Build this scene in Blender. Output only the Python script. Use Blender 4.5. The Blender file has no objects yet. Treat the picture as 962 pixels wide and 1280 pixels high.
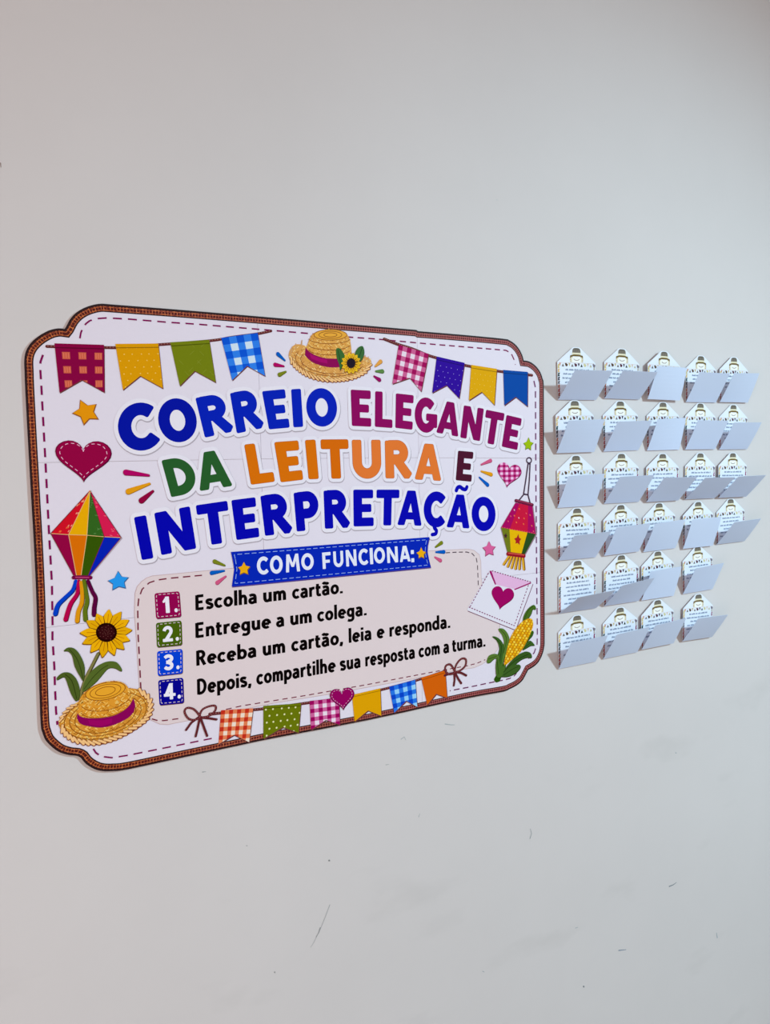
import bpy, math, random
from mathutils import Vector, Matrix
from mathutils.geometry import tessellate_polygon, delaunay_2d_cdt
random.seed(7)
C = bpy.context.scene.collection
FLOOR = 1.15                      # height of the poster's lower edge above the floor (m)

# ------------------------------------------------------------------ camera
YAW, PITCH, ROLL = 0.512038, -0.0607006, -0.0168558
CAM = Vector((-0.069856, -1.051863, 0.41038 + FLOOR))
FPX = 925.68
def cam_axes():
    cy, sy, cp, sp = math.cos(YAW), math.sin(YAW), math.cos(PITCH), math.sin(PITCH)
    f = Vector((sy*cp, cy*cp, sp)); r = Vector((cy, -sy, 0)); u = r.cross(f)
    cr, sr = math.cos(ROLL), math.sin(ROLL)
    return cr*r + sr*u, -sr*r + cr*u, f
AX, AY, AZ = cam_axes()
cd = bpy.data.cameras.new('camera'); cam = bpy.data.objects.new('camera', cd); C.objects.link(cam)
m = Matrix.Identity(4)
for i, v in enumerate((AX, AY, -AZ)):
    m[0][i], m[1][i], m[2][i] = v
m.translation = CAM
cam.matrix_world = m
cd.sensor_fit = 'HORIZONTAL'; cd.sensor_width = 36.0; cd.lens = FPX/962*36.0
cd.clip_start = 0.02
bpy.context.scene.camera = cam

# ------------------------------------------------------------------ light and exposure
w = bpy.data.worlds.new('world'); bpy.context.scene.world = w; w.use_nodes = True
bg = w.node_tree.nodes['Background']
bg.inputs[0].default_value = (1.0, 0.93, 0.89, 1); bg.inputs[1].default_value = 0.57
def area(name, loc, rot, sx, sy, power, col):
    l = bpy.data.lights.new(name, 'AREA'); l.shape = 'RECTANGLE'; l.size = sx; l.size_y = sy
    l.energy = power; l.color = col
    o = bpy.data.objects.new(name, l); C.objects.link(o); o.location = loc; o.rotation_euler = rot
    return o
# ceiling spotlight that washes the display and throws the card shadows down to the left
sl_ = bpy.data.lights.new('ceiling_spotlight', 'SPOT'); sl_.energy = 560; sl_.color = (0.63, 0.92, 1.05)
sl_.shadow_soft_size = 0.12; sl_.spot_size = math.radians(60); sl_.spot_blend = 1.0
so_ = bpy.data.objects.new('ceiling_spotlight', sl_); C.objects.link(so_); so_.location = (2.88, -2.8, 1.98 + FLOOR)
so_.rotation_euler = (Vector((0.75, 0, FLOOR - 0.42)) - so_.location).to_track_quat('-Z', 'Y').to_euler()
# added warm fill from the left, no real source stands there
area('warm_left_fill', (-1.9, -1.9, -0.1 + FLOOR), (math.radians(90), 0, math.radians(-45)), 1.0, 1.9, 30, (1.0, 0.78, 0.71))
vs = bpy.context.scene.view_settings
vs.view_transform = 'Standard'; vs.look = 'None'; vs.gamma = 1.0; vs.use_curve_mapping = False
vs.exposure = 0.0

# ------------------------------------------------------------------ helpers
def at(px, py, y=0.0):
    """point of the plane y = const seen at a pixel of the 962 x 1280 picture"""
    d = AZ*FPX + AX*(px - 481) - AY*(py - 640)
    t = (y - CAM.y)/d.y
    p = CAM + d*t
    return Vector((p.x, p.z))
def lin(c):
    return tuple((v/255/12.92 if v/255 <= .04045 else ((v/255 + .055)/1.055)**2.4) for v in c)
INK = 1.08
def ink(c):
    return tuple(min(.95, max(0.0, v*INK - .007)) for v in lin(c)) + (1,)
def node_mat(name, rough=.6, spec=.3):
    m = bpy.data.materials.new(name); m.use_nodes = True
    b = m.node_tree.nodes['Principled BSDF']
    b.inputs['Roughness'].default_value = rough; b.inputs['Specular IOR Level'].default_value = spec
    return m, m.node_tree, b
M_INK, nt, b = node_mat('printed_ink', .55, .04)
a = nt.nodes.new('ShaderNodeAttribute'); a.attribute_name = 'ink'
n = nt.nodes.new('ShaderNodeTexNoise'); n.inputs['Scale'].default_value = 900; n.inputs['Detail'].default_value = 3
mr = nt.nodes.new('ShaderNodeMapRange'); mr.inputs['To Min'].default_value = .9; mr.inputs['To Max'].default_value = 1.08
mx = nt.nodes.new('ShaderNodeVectorMath'); mx.operation = 'SCALE'
nt.links.new(n.outputs['Fac'], mr.inputs['Value']); nt.links.new(a.outputs['Color'], mx.inputs[0])
nt.links.new(mr.outputs[0], mx.inputs['Scale']); nt.links.new(mx.outputs[0], b.inputs['Base Color'])

def paper_mat(name, c, rough=.55, spec=.25, grain=.02):
    m, nt, b = node_mat(name, rough, spec)
    n = nt.nodes.new('ShaderNodeTexNoise'); n.inputs['Scale'].default_value = 60; n.inputs['Detail'].default_value = 6
    r = nt.nodes.new('ShaderNodeValToRGB')
    l = lin(c)
    r.color_ramp.elements[0].color = tuple(min(1, v*INK*(1 - grain)) for v in l) + (1,)
    r.color_ramp.elements[1].color = tuple(min(1, v*INK*(1 + grain)) for v in l) + (1,)
    nt.links.new(n.outputs['Fac'], r.inputs['Fac']); nt.links.new(r.outputs['Color'], b.inputs['Base Color'])
    return m
M_SHEET = paper_mat('poster_paper', (222, 213, 225))
M_BOARD = paper_mat('backing_board_foam', (190, 182, 180))
M_CARD = paper_mat('card_paper', (222, 226, 234), .6, .2, .012)
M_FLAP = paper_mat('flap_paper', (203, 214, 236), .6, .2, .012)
M_PAD = paper_mat('foam_tape', (170, 165, 150))

def tag(o, label=None, cat=None, group=None, kind=None):
    if label: o['label'] = label
    if cat: o['category'] = cat
    if group: o['group'] = group
    if kind: o['kind'] = kind
    return o
def empty(name, loc=(0, 0, 0), parent=None):
    o = bpy.data.objects.new(name, None); C.objects.link(o); o.location = loc; o.empty_display_size = .02
    if parent: o.parent = parent
    return o
def mesh_obj(name, verts, faces, mat, parent=None, cols=None):
    me = bpy.data.meshes.new(name); me.from_pydata(verts, [], faces); me.materials.append(mat)
    if cols:
        ca = me.color_attributes.new('ink', 'FLOAT_COLOR', 'CORNER')
        flat = []
        for p, c in zip(me.polygons, cols):
            flat.extend(c*p.loop_total)
        ca.data.foreach_set('color', flat)
    me.update()
    o = bpy.data.objects.new(name, me); C.objects.link(o)
    if parent: o.parent = parent
    return o

def area2(p):
    return sum(p[i][0]*p[(i+1) % len(p)][1] - p[(i+1) % len(p)][0]*p[i][1] for i in range(len(p)))/2
def ccw(p):
    p = [Vector((q[0], q[1])) for q in p]
    return p if area2(p) > 0 else p[::-1]
def lines_off(p, k):
    """move the edges of a convex ccw polygon inwards by k"""
    out = []; n = len(p)
    for i in range(n):
        a, b, c = p[i-1], p[i], p[(i+1) % n]
        d1 = (b-a).normalized(); d2 = (c-b).normalized()
        n1 = Vector((-d1.y, d1.x)); n2 = Vector((-d2.y, d2.x))
        cr = d1.x*d2.y - d1.y*d2.x
        if abs(cr) < 1e-3:
            out.append(b + n1*k); continue
        p1 = b + n1*k; p2 = b + n2*k
        t = ((p2-p1).x*d2.y - (p2-p1).y*d2.x)/cr
        out.append(p1 + d1*t)
    return out
def dilate(p, r, step=24):
    p = ccw(p); n = len(p); out = []
    if r <= 0: return p
    for i in range(n):
        a, b, c = p[i-1], p[i], p[(i+1) % n]
        d1, d2 = b-a, c-b
        if d1.length < 1e-7 or d2.length < 1e-7: continue
        a1 = math.atan2(-d1.x, d1.y); a2 = math.atan2(-d2.x, d2.y)
        while a2 < a1 - 1e-6: a2 += 2*math.pi
        if a2 - a1 > math.pi: a2 = a1
        k = max(1, int(math.degrees(a2-a1)/step + .5))
        for j in range(k+1):
            t = a1 + (a2-a1)*j/k
            out.append(b + Vector((math.cos(t), math.sin(t)))*r)
    return out
def union(polys):
    """one triangulated outline out of overlapping polygons (metres)"""
    vs_, fs = [], []
    for p in polys:
        p = ccw(p)
        if len(p) < 3 or abs(area2(p)) < 1e-10: continue
        fs.append(list(range(len(vs_), len(vs_) + len(p))))
        vs_.extend(q*1000 for q in p)
    if not fs: return [], []
    v, e, f, ov, oe, of = delaunay_2d_cdt(vs_, [], fs, 0, 1e-4)
    return [q/1000 for q in v], [t for t, o in zip(f, of) if o]
def clip(sub, cl):
    cl = ccw(cl); out = [Vector(q) for q in sub]
    for i in range(len(cl)):
        a, b = cl[i], cl[(i+1) % len(cl)]
        if not out: return []
        inp, out = out, []
        side = lambda q: (b.x-a.x)*(q.y-a.y) - (b.y-a.y)*(q.x-a.x)
        for j in range(len(inp)):
            p, q = inp[j-1], inp[j]
            sp, sq = side(p), side(q)
            if (sp < 0) != (sq < 0): out.append(p + (q-p)*(sp/(sp-sq)))
            if sq >= 0: out.append(q)
    return out

Y_PRINT = 0.0036                  # the print lies on the front of the poster
LAYER = 0.00005
class Print:
    """flat ink shapes on one sheet of paper, kept as one part"""
    count = 0
    def __init__(s, base=0, y0=Y_PRINT): s.v, s.f, s.c, s.base, s.y0 = [], [], [], base, y0
    def tris(s, pts, tris, col, lay=0):
        Print.count += 1          # hair-thin steps keep overlapping inks from coinciding
        o = len(s.v); y = -(s.y0 + (s.base+lay)*LAYER + (Print.count % 13)*.000003)
        s.v += [(p[0], y, p[1]) for p in pts]
        for t in tris:
            t = list(t)
            if area2([pts[i] for i in t]) < 0: t.reverse()
            s.f.append([o+i for i in t]); s.c.append(ink(col))
    def poly(s, pts, col, lay=0):
        pts = [Vector(p) for p in pts]
        if len(pts) < 3: return
        t = tessellate_polygon([[Vector((p.x, p.y, 0)) for p in pts]])
        s.tris(pts, t, col, lay)
    def px(s, pts, col, lay=0): s.poly([at(x, y, -Y_PRINT) for x, y in pts], col, lay)
    def un(s, polys, col, lay=0):
        v, t = union(polys); s.tris(v, t, col, lay)
    def stroke(s, pts, wid, col, lay=0, w2=None):
        """round line through plane points"""
        s.un(capsules(pts, wid/2, (w2 or wid)/2), col, lay)
    def strokepx(s, pts, wpx, col, lay=0, w2=None):
        sc = mpx(pts[0])
        s.stroke([at(x, y, -Y_PRINT) for x, y in pts], wpx*sc, col, lay, None if w2 is None else w2*sc)
    def build(s, name, parent, mat=None):
        return mesh_obj(name, [Vector(q) for q in s.v], s.f, mat or M_INK, parent, s.c)
def mpx(p):                       # metres per pixel (upright) near a pixel
    return (at(p[0], p[1]-1, -Y_PRINT) - at(p[0], p[1], -Y_PRINT)).length
def capsules(pts, r1, r2):
    pts = [Vector(p) for p in pts]; n = len(pts)-1; out = []
    for i in range(n):
        a, b = pts[i], pts[i+1]; d = (b-a)
        if d.length < 1e-7: continue
        d.normalize(); nn = Vector((-d.y, d.x))
        ra = r1 + (r2-r1)*i/n; rb = r1 + (r2-r1)*(i+1)/n
        q = []
        for j in range(7):
            t = math.pi/2 + math.pi*j/6; q.append(a + (d*math.cos(t) + nn*math.sin(t))*ra)
        for j in range(7):
            t = -math.pi/2 + math.pi*j/6; q.append(b + (d*math.cos(t) + nn*math.sin(t))*rb)
        out.append(q)
    return out
def smooth(pts, n=6, closed=False):
    """Catmull-Rom through the points"""
    P = [Vector(p) for p in pts]; N = len(P); out = []
    for i in range(N if closed else N-1):
        if closed: a, b, c, d = P[i-1], P[i], P[(i+1) % N], P[(i+2) % N]
        else: a, b, c, d = P[max(i-1, 0)], P[i], P[i+1], P[min(i+2, N-1)]
        for j in range(n):
            t = j/n
            out.append(.5*((2*b) + (c-a)*t + (2*a-5*b+4*c-d)*t*t + (3*b-a-3*c+d)*t**3))
    if not closed: out.append(P[-1])
    return out
def dashes(P, pts, dash, gap, wid, col, lay=0, start=0.0, plane=False):
    """stitches along a pixel polyline; lengths in metres"""
    q = [Vector(p) if plane else at(p[0], p[1], -Y_PRINT) for p in pts]
    s = -start; on = True; rem = dash; cur = [q[0]]; segs = []
    for i in range(len(q)-1):
        a, b = q[i], q[i+1]; L = (b-a).length; pos = 0
        while L - pos > rem:
            pos += rem; p = a + (b-a)*(pos/L)
            if on: cur.append(p); segs.append(cur)
            cur = [p]; on = not on; rem = dash if on else gap
        rem -= (L-pos)
        if on: cur.append(b)
    if on and len(cur) > 1: segs.append(cur)
    for c in segs:
        if len(c) < 2: continue
        n_ = len(c); left, right = [], []
        for i in range(n_):
            d = (c[min(i+1, n_-1)] - c[max(i-1, 0)])
            if d.length < 1e-7: continue
            d.normalize(); nn = Vector((-d.y, d.x))*wid/2
            left.append(c[i]+nn); right.append(c[i]-nn)
        P.poly(left + right[::-1], col, lay)
Z = lambda ox, oy, s: (lambda *pts: [(ox + x/s, oy + y/s) for x, y in pts])   # notes taken on an enlarged detail

# ------------------------------------------------------------------ the room
def wall_material():
    m, nt, b = node_mat('painted_wall', .62, .2)
    N = nt.nodes.new; L = nt.links.new
    tc = N('ShaderNodeTexCoord')
    n1 = N('ShaderNodeTexNoise'); n1.inputs['Scale'].default_value = 2.2; n1.inputs['Detail'].default_value = 8; n1.inputs['Roughness'].default_value = .62
    L(tc.outputs['Object'], n1.inputs['Vector'])
    r1 = N('ShaderNodeValToRGB'); L(n1.outputs['Fac'], r1.inputs['Fac'])
    base = (206, 200, 199)
    r1.color_ramp.elements[0].position = .3; r1.color_ramp.elements[1].position = .7
    r1.color_ramp.elements[0].color = tuple(v*INK*.975 for v in lin(base)) + (1,)
    r1.color_ramp.elements[1].color = tuple(v*INK*1.02 for v in lin(base)) + (1,)
    # faint grime smudges
    mp = N('ShaderNodeMapping'); mp.inputs['Scale'].default_value = (3.0, 1, 7.0); mp.inputs['Rotation'].default_value = (0, .5, 0)
    L(tc.outputs['Object'], mp.inputs['Vector'])
    n2 = N('ShaderNodeTexNoise'); n2.inputs['Scale'].default_value = 1.3; n2.inputs['Detail'].default_value = 5
    L(mp.outputs['Vector'], n2.inputs['Vector'])
    r2 = N('ShaderNodeValToRGB'); L(n2.outputs['Fac'], r2.inputs['Fac'])
    r2.color_ramp.elements[0].position = .60; r2.color_ramp.elements[0].color = (0, 0, 0, 1)
    r2.color_ramp.elements[1].position = .78; r2.color_ramp.elements[1].color = (1, 1, 1, 1)
    # smudges only where hands and chairs reach, low on the wall
    sx = N('ShaderNodeSeparateXYZ'); L(tc.outputs['Object'], sx.inputs[0])
    mr = N('ShaderNodeMapRange'); L(sx.outputs['Z'], mr.inputs['Value'])
    mr.inputs['From Min'].default_value = FLOOR - .15; mr.inputs['From Max'].default_value = FLOOR + .02
    mr.inputs['To Min'].default_value = .16; mr.inputs['To Max'].default_value = .0
    mu = N('ShaderNodeMath'); mu.operation = 'MULTIPLY'; L(r2.outputs['Color'], mu.inputs[0]); L(mr.outputs[0], mu.inputs[1])
    mx = N('ShaderNodeMix'); mx.data_type = 'RGBA'; L(mu.outputs[0], mx.inputs['Factor'])
    L(r1.outputs['Color'], mx.inputs['A']); mx.inputs['B'].default_value = (.30, .29, .27, 1)
    L(mx.outputs['Result'], b.inputs['Base Color'])
    # roller texture
    n3 = N('ShaderNodeTexNoise'); n3.inputs['Scale'].default_value = 140; n3.inputs['Detail'].default_value = 4
    L(tc.outputs['Object'], n3.inputs['Vector'])
    n4 = N('ShaderNodeTexNoise'); n4.inputs['Scale'].default_value = 5; n4.inputs['Detail'].default_value = 2
    L(tc.outputs['Object'], n4.inputs['Vector'])
    ad = N('ShaderNodeMath'); ad.operation = 'MULTIPLY_ADD'; ad.inputs[1].default_value = .03
    L(n3.outputs['Fac'], ad.inputs[0]); L(n4.outputs['Fac'], ad.inputs[2])
    bp = N('ShaderNodeBump'); bp.inputs['Strength'].default_value = .25; bp.inputs['Distance'].default_value = .004
    L(ad.outputs[0], bp.inputs['Height']); L(bp.outputs['Normal'], b.inputs['Normal'])
    return m
def box(name, x0, x1, y0, y1, z0, z1, mat, parent=None):
    v = [(x, y, z) for x in (x0, x1) for y in (y0, y1) for z in (z0, z1)]
    f = [(0, 1, 3, 2), (4, 6, 7, 5), (0, 4, 5, 1), (2, 3, 7, 6), (0, 2, 6, 4), (1, 5, 7, 3)]
    return mesh_obj(name, v, f, mat, parent)
M_WALL = wall_material()
wall = tag(box('wall_back', -3.0, 4.5, 0, .15, 0, 3.2, M_WALL), kind='structure')
M_FLOOR = paper_mat('floor_tile', (120, 112, 106), .4, .4, .06)
tag(box('floor', -3.0, 4.5, -4.0, .15, -.1, 0, M_FLOOR), kind='structure')
M_CEIL = paper_mat('ceiling_paint', (214, 212, 210), .8, .1)
tag(box('ceiling', -3.0, 4.5, -4.0, .15, 3.2, 3.3, M_CEIL), kind='structure')
# scratches and chips in the paint
marks = [([(412, 1131), (406, 1147), (399, 1164), (392, 1178), (388, 1184)], 1.1, (168, 168, 168)),
         ([(400, 1160), (398, 1166), (395, 1171)], 1.9, (150, 150, 150)),
         ([(411, 1075.5), (412, 1076)], 2.2, (130, 130, 130)), ([(343, 1215), (343.6, 1216)], 1.6, (140, 140, 140)),
         ([(662, 1048), (664, 1042), (662.5, 1036)], 1.2, (150, 155, 158)),
         ([(836, 1108), (841, 1106), (845, 1103)], 1.4, (120, 128, 135)),
         ([(773, 1188), (782, 1187)], 1.6, (140, 148, 160)), ([(729, 1233), (729.6, 1233.8)], 2.0, (110, 115, 122)),
         ([(556, 905), (563, 906), (568, 906)], 1.2, (165, 170, 172)), ([(501, 924), (505, 921), (507, 925)], 1.2, (172, 176, 178)),
         ([(896, 1172), (895, 1166)], 1.5, (158, 168, 175)), ([(253, 965), (257, 964.5)], 1.4, (160, 160, 160)),
         ([(308, 1057), (309, 1057.4)], 1.5, (172, 170, 168)), ([(482, 956), (486, 955.4)], 1.1, (172, 172, 172)),
         ([(844, 941), (845, 941.3)], 1.3, (150, 160, 165)), ([(523, 1021), (524.5, 1017)], 1.2, (172, 174, 176)),
         ([(620, 249.6), (622, 250)], 1.2, (196, 196, 196)), ([(0.5, 204), (1.2, 209)], 1.6, (150, 132, 126)),
         ([(719, 1160), (722, 1159)], 1.1, (165, 172, 176)), ([(603, 1214), (605, 1215)], 1.2, (168, 172, 176))]
for pts, wpx, col in marks:
    p = Print(0, 0.0002); sc = mpx(pts[0])
    p.un(capsules([at(x, y) for x, y in pts], wpx*sc*.5, wpx*sc*.25), col)
    p.build('paint_scratch', wall)

# ------------------------------------------------------------------ the poster
poster = tag(empty('wall_poster'), 'large white party poster with burlap edge, bunting and colourful Portuguese title on the wall', 'poster')
OUT = [(31.3, 485), (35, 555), (38.7, 620), (42.2, 680), (45, 740), (46.2, 782), (46.3, 784), (49, 860), (50.6, 903.7), (53, 916), (57.4, 926), (66.2, 934.8),
       (74.9, 940.5), (86.1, 943.8), (96, 944.8), (101, 947.3), (107.3, 954.8), (117.3, 961), (127.3, 963.8), (140, 963.9), (159.7, 961.6),
       (230, 946.5), (300, 931.5), (340, 923), (460, 900), (580, 873.5), (627.4, 864.8), (636.1, 861.7), (644.9, 857.3), (652.3, 851.1), (656.7, 843.6), (659.8, 837.6),
       (667.3, 833), (672.9, 827.4), (677.3, 818.7), (679.8, 808.7), (680.4, 792.5), (680, 700), (679.4, 520), (679.2, 481), (677.9, 473.6), (674.8, 464.9),
       (668.6, 456.8), (661.1, 451.8), (654.2, 450.5), (652.3, 443.7), (648, 435.5), (642.4, 429.3), (636.1, 425.3), (628.6, 423.4), (580, 418.7), (522.2, 413.9), (520, 412.4),
       (440, 405.5), (340, 397), (240, 388.5), (140, 380.6), (126, 379.7), (116, 381.2), (104.8, 385), (94.8, 391.2), (87.4, 399.3), (82.4, 408.7),
       (80.7, 411.2), (72.4, 410.5), (61.2, 413), (48.7, 419.9), (38.7, 428.6), (32.5, 438.6), (30.2, 449.8), (30.6, 464.8)]
SHARP = {(101, 947.3), (659.8, 837.6), (654.2, 450.5), (80.7, 411.2), (522.2, 413.9), (520, 412.4), (46.2, 782), (46.3, 784)}
k0 = OUT.index((101, 947.3)); ring_, run, rnd = OUT[k0:] + OUT[:k0+1], [], []
for p in ring_:
    run.append(p)
    if p in SHARP and len(run) > 1:
        rnd += [tuple(v) for v in (smooth(run, 3) if len(run) > 3 else [Vector(q) for q in run])][:-1]; run = [p]
outline = [at(x, y, -.0034) for x, y in rnd]
if area2(outline) < 0: outline.reverse()
def offset_loop(pts, k):
    out = []; n = len(pts)
    for i in range(n):
        a, b, c = pts[i-1], pts[i], pts[(i+1) % n]
        d1 = (b-a).normalized(); d2 = (c-b).normalized()
        nn = Vector((-d1.y-d2.y, d1.x+d2.x)); nn.normalize()
        co = max(.55, nn.dot(Vector((-d1.y, d1.x))))
        out.append(b + nn*(k/co))
    return out
def slab(name, pts, y0, y1, mat, parent):
    n = len(pts); t = tessellate_polygon([[Vector((p.x, p.y, 0)) for p in pts]])
    v = [(p.x, -y1, p.y) for p in pts] + [(p.x, -y0, p.y) for p in pts]
    f = []
    for a_ in t:
        a_ = list(a_)
        if area2([pts[i] for i in a_]) < 0: a_.reverse()
        f.append(a_); f.append([i+n for i in a_[::-1]])
    f += [[i, i+n, (i+1) % n+n, (i+1) % n] for i in range(n)]
    return mesh_obj(name, v, f, mat, parent)
slab('backing_board', offset_loop(outline, .0012), 0.0, .0025, M_BOARD, poster)
# nine sheets of paper, three rows of three, laid edge to edge
def row_line(seam):
    return [at(x, y, -.0034) for x, y in seam]
seam_hi = row_line([(20, 579), (50, 578), (110, 576.6), (297, 573.8), (560, 571.8), (677, 573), (700, 573.4)])
seam_lo = row_line([(20, 789), (53, 784), (260, 762), (430, 741), (480, 737), (590, 724), (667, 717), (700, 713)])
xs = [-.05, at(326, 560, -.0034).x, at(521, 413, -.0034).x, .95]
def z_on(line, x):
    for a_, b_ in zip(line, line[1:]):
        if a_.x <= x <= b_.x: return a_.y + (b_.y-a_.y)*(x-a_.x)/(b_.x-a_.x)
    return line[0].y if x < line[0].x else line[-1].y
GAP = .0005
for r in range(3):
    for c_ in range(3):
        x0, x1 = xs[c_]+GAP/2, xs[c_+1]-GAP/2
        lo = (lambda x: -.2 if 1 else 0) if r == 2 else ((lambda x: z_on(seam_lo, x)+GAP/2) if r == 1 else (lambda x: z_on(seam_hi, x)+GAP/2))
        if r == 2: lo = lambda x: FLOOR-.08
        hi = (lambda x: z_on(seam_lo, x)-GAP/2) if r == 2 else ((lambda x: z_on(seam_hi, x)-GAP/2) if r == 1 else (lambda x: FLOOR+.8))
        cell = [Vector((x0, lo(x0))), Vector((x1, lo(x1))), Vector((x1, hi(x1))), Vector((x0, hi(x0)))]
        pc = clip(outline, cell)
        clean = [p for i, p in enumerate(pc) if (p-pc[i-1]).length > 1e-6]
        slab('paper_sheet', clean, .0025, .0034 + .00012*((r*2+c_) % 3 == 0), M_SHEET, poster)

# burlap border
def burlap_material():
    m, nt, b = node_mat('burlap_print', .6, .2)
    N = nt.nodes.new; L = nt.links.new
    uv = N('ShaderNodeUVMap'); uv.uv_map = 'UVMap'
    sp = N('ShaderNodeSeparateXYZ'); L(uv.outputs['UV'], sp.inputs[0])
    nz = N('ShaderNodeTexNoise'); nz.inputs['Scale'].default_value = 260; nz.inputs['Detail'].default_value = 4
    tc = N('ShaderNodeTexCoord'); L(tc.outputs['Object'], nz.inputs['Vector'])
    def thread(sock, per, width):
        j = N('ShaderNodeMath'); j.operation = 'MULTIPLY_ADD'; j.inputs[1].default_value = .0016; L(nz.outputs['Fac'], j.inputs[0]); L(sock, j.inputs[2])
        d = N('ShaderNodeMath'); d.operation = 'DIVIDE'; d.inputs[1].default_value = per; L(j.outputs[0], d.inputs[0])
        f = N('ShaderNodeMath'); f.operation = 'FRACT'; L(d.outputs[0], f.inputs[0])
        s = N('ShaderNodeMath'); s.operation = 'LESS_THAN'; s.inputs[1].default_value = width; L(f.outputs[0], s.inputs[0])
        return s.outputs[0]
    a1 = thread(sp.outputs['X'], .0042, .22); a2 = thread(sp.outputs['Y'], .0043, .22)
    mxx = N('ShaderNodeMath'); mxx.operation = 'MAXIMUM'; L(a1, mxx.inputs[0]); L(a2, mxx.inputs[1])
    # dark printed rims
    rim = N('ShaderNodeMath'); rim.operation = 'LESS_THAN'; rim.inputs[1].default_value = .0027; L(sp.outputs['Y'], rim.inputs[0])
    rim2 = N('ShaderNodeMath'); rim2.operation = 'GREATER_THAN'; rim2.inputs[1].default_value = .0092; L(sp.outputs['Y'], rim2.inputs[0])
    rm = N('ShaderNodeMath'); rm.operation = 'MAXIMUM'; L(rim.outputs[0], rm.inputs[0]); L(rim2.outputs[0], rm.inputs[1])
    r = N('ShaderNodeValToRGB'); L(nz.outputs['Fac'], r.inputs['Fac'])
    r.color_ramp.elements[0].position = .35; r.color_ramp.elements[0].color = lin((128, 42, 24)) + (1,)
    r.color_ramp.elements[1].position = .65; r.color_ramp.elements[1].color = lin((222, 124, 64)) + (1,)
    m1 = N('ShaderNodeMix'); m1.data_type = 'RGBA'; L(mxx.outputs[0], m1.inputs['Factor'])
    # threads and ground turn redder towards the right
    sx = N('ShaderNodeSeparateXYZ'); L(tc.outputs['Object'], sx.inputs[0])
    mp = N('ShaderNodeMapRange'); L(sx.outputs['X'], mp.inputs['Value']); mp.inputs['From Min'].default_value = .1; mp.inputs['From Max'].default_value = .62
    pk = N('ShaderNodeMix'); pk.data_type = 'RGBA'; L(mp.outputs[0], pk.inputs['Factor']); L(r.outputs['Color'], pk.inputs['A']); pk.inputs['B'].default_value = lin((182, 100, 96)) + (1,)
    dk = N('ShaderNodeMix'); dk.data_type = 'RGBA'; L(mp.outputs[0], dk.inputs['Factor']); dk.inputs['A'].default_value = lin((84, 16, 10)) + (1,); dk.inputs['B'].default_value = lin((100, 24, 30)) + (1,)
    L(dk.outputs['Result'], m1.inputs['A']); L(pk.outputs['Result'], m1.inputs['B'])
    m2 = N('ShaderNodeMix'); m2.data_type = 'RGBA'; L(rm.outputs[0], m2.inputs['Factor'])
    L(m1.outputs['Result'], m2.inputs['A']); m2.inputs['B'].default_value = lin((40, 14, 16)) + (1,)
    L(m2.outputs['Result'], b.inputs['Base Color'])
    return m
BW = .0106
def strip(name, loop, wid, y, mat, parent):
    inner = offset_loop(loop, wid); n = len(loop)
    v = [(p.x, -y, p.y) for p in loop] + [(p.x, -y, p.y) for p in inner]
    f = [[i, (i+1) % n, (i+1) % n+n, i+n] for i in range(n)]
    o = mesh_obj(name, v, f, mat, parent)
    uvl = o.data.uv_layers.new(name='UVMap'); s = [0]
    for i in range(n): s.append(s[-1] + (loop[(i+1) % n]-loop[i]).length)
    for i, p in enumerate(o.data.polygons):
        for li, uv in zip(p.loop_indices, ((s[i], 0), (s[i+1], 0), (s[i+1], wid), (s[i], wid))):
            uvl.data[li].uv = uv
    return o
strip('burlap_border', outline, BW, Y_PRINT, burlap_material(), poster)

# text panel
P = Print(1)
PANEL = [(167.5, 766), (168.3, 741.6), (171, 733), (176.6, 726.6), (183, 722), (190, 719.5), (289, 710), (540, 688), (585, 686), (592, 687.5), (599, 693), (601, 702), (601.5, 722),
         (603, 735), (618, 740), (624.5, 755), (624.6, 792), (622, 812), (613, 823), (602.5, 830.5), (592.5, 834.9), (580, 836.8), (479.7, 855.7),
         (410.6, 868.2), (343.3, 879), (227, 902.7), (210, 906), (199.6, 905.5), (188, 900), (180, 888), (174, 862), (170, 800)]
P.px(PANEL, (222, 204, 205))
pl = [at(x, y, -Y_PRINT) for x, y in PANEL]; pl = ccw(pl); inn = offset_loop(pl, .0009)
for i in range(len(pl)):
    j = (i+1) % len(pl); P.poly([pl[i], pl[j], inn[j], inn[i]], (200, 172, 172), 1)
P.build('text_panel', poster)

# stitched lines
PUR = (128, 24, 84)
TOP = [(99.8, 423), (101, 416), (104, 409), (107.5, 404.5), (112, 401), (117, 399.3), (122, 398.2), (133.5, 397.4), (160, 398.8), (212, 403), (246, 405.2), (376, 416), (439.6, 421.6),
       (466, 423.4), (530, 429.4), (609.7, 436), (632, 437.9), (636, 440), (639.6, 443.6), (642, 449), (643.9, 456)]
P = Print(3); dashes(P, TOP, .0115, .0078, .0021, PUR); P.build('stitched_line', poster)
P = Print(3); dashes(P, [(667, 476), (668.6, 483), (669, 490), (669.6, 609.5), (670.8, 752), (671.3, 789.6), (671, 805), (667.3, 816), (660, 823)], .0118, .0072, .0026, (118, 62, 108)); P.build('stitched_line', poster)
P = Print(3); dashes(P, [(646, 838.6), (644.9, 842), (642.4, 844.9), (637, 848), (629.9, 849.9), (611, 853.6), (587.5, 858.6), (562, 863.4)], .0118, .0072, .0021, (110, 40, 84)); P.build('stitched_line', poster)
P = Print(3); dashes(P, [(116.5, 936), (119.8, 940.9), (124, 944), (129.8, 945.9), (139.8, 947.1), (159.7, 944.1), (225, 931), (264.9, 922.9)], .0118, .0078, .0021, PUR); P.build('stitched_line', poster)
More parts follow.
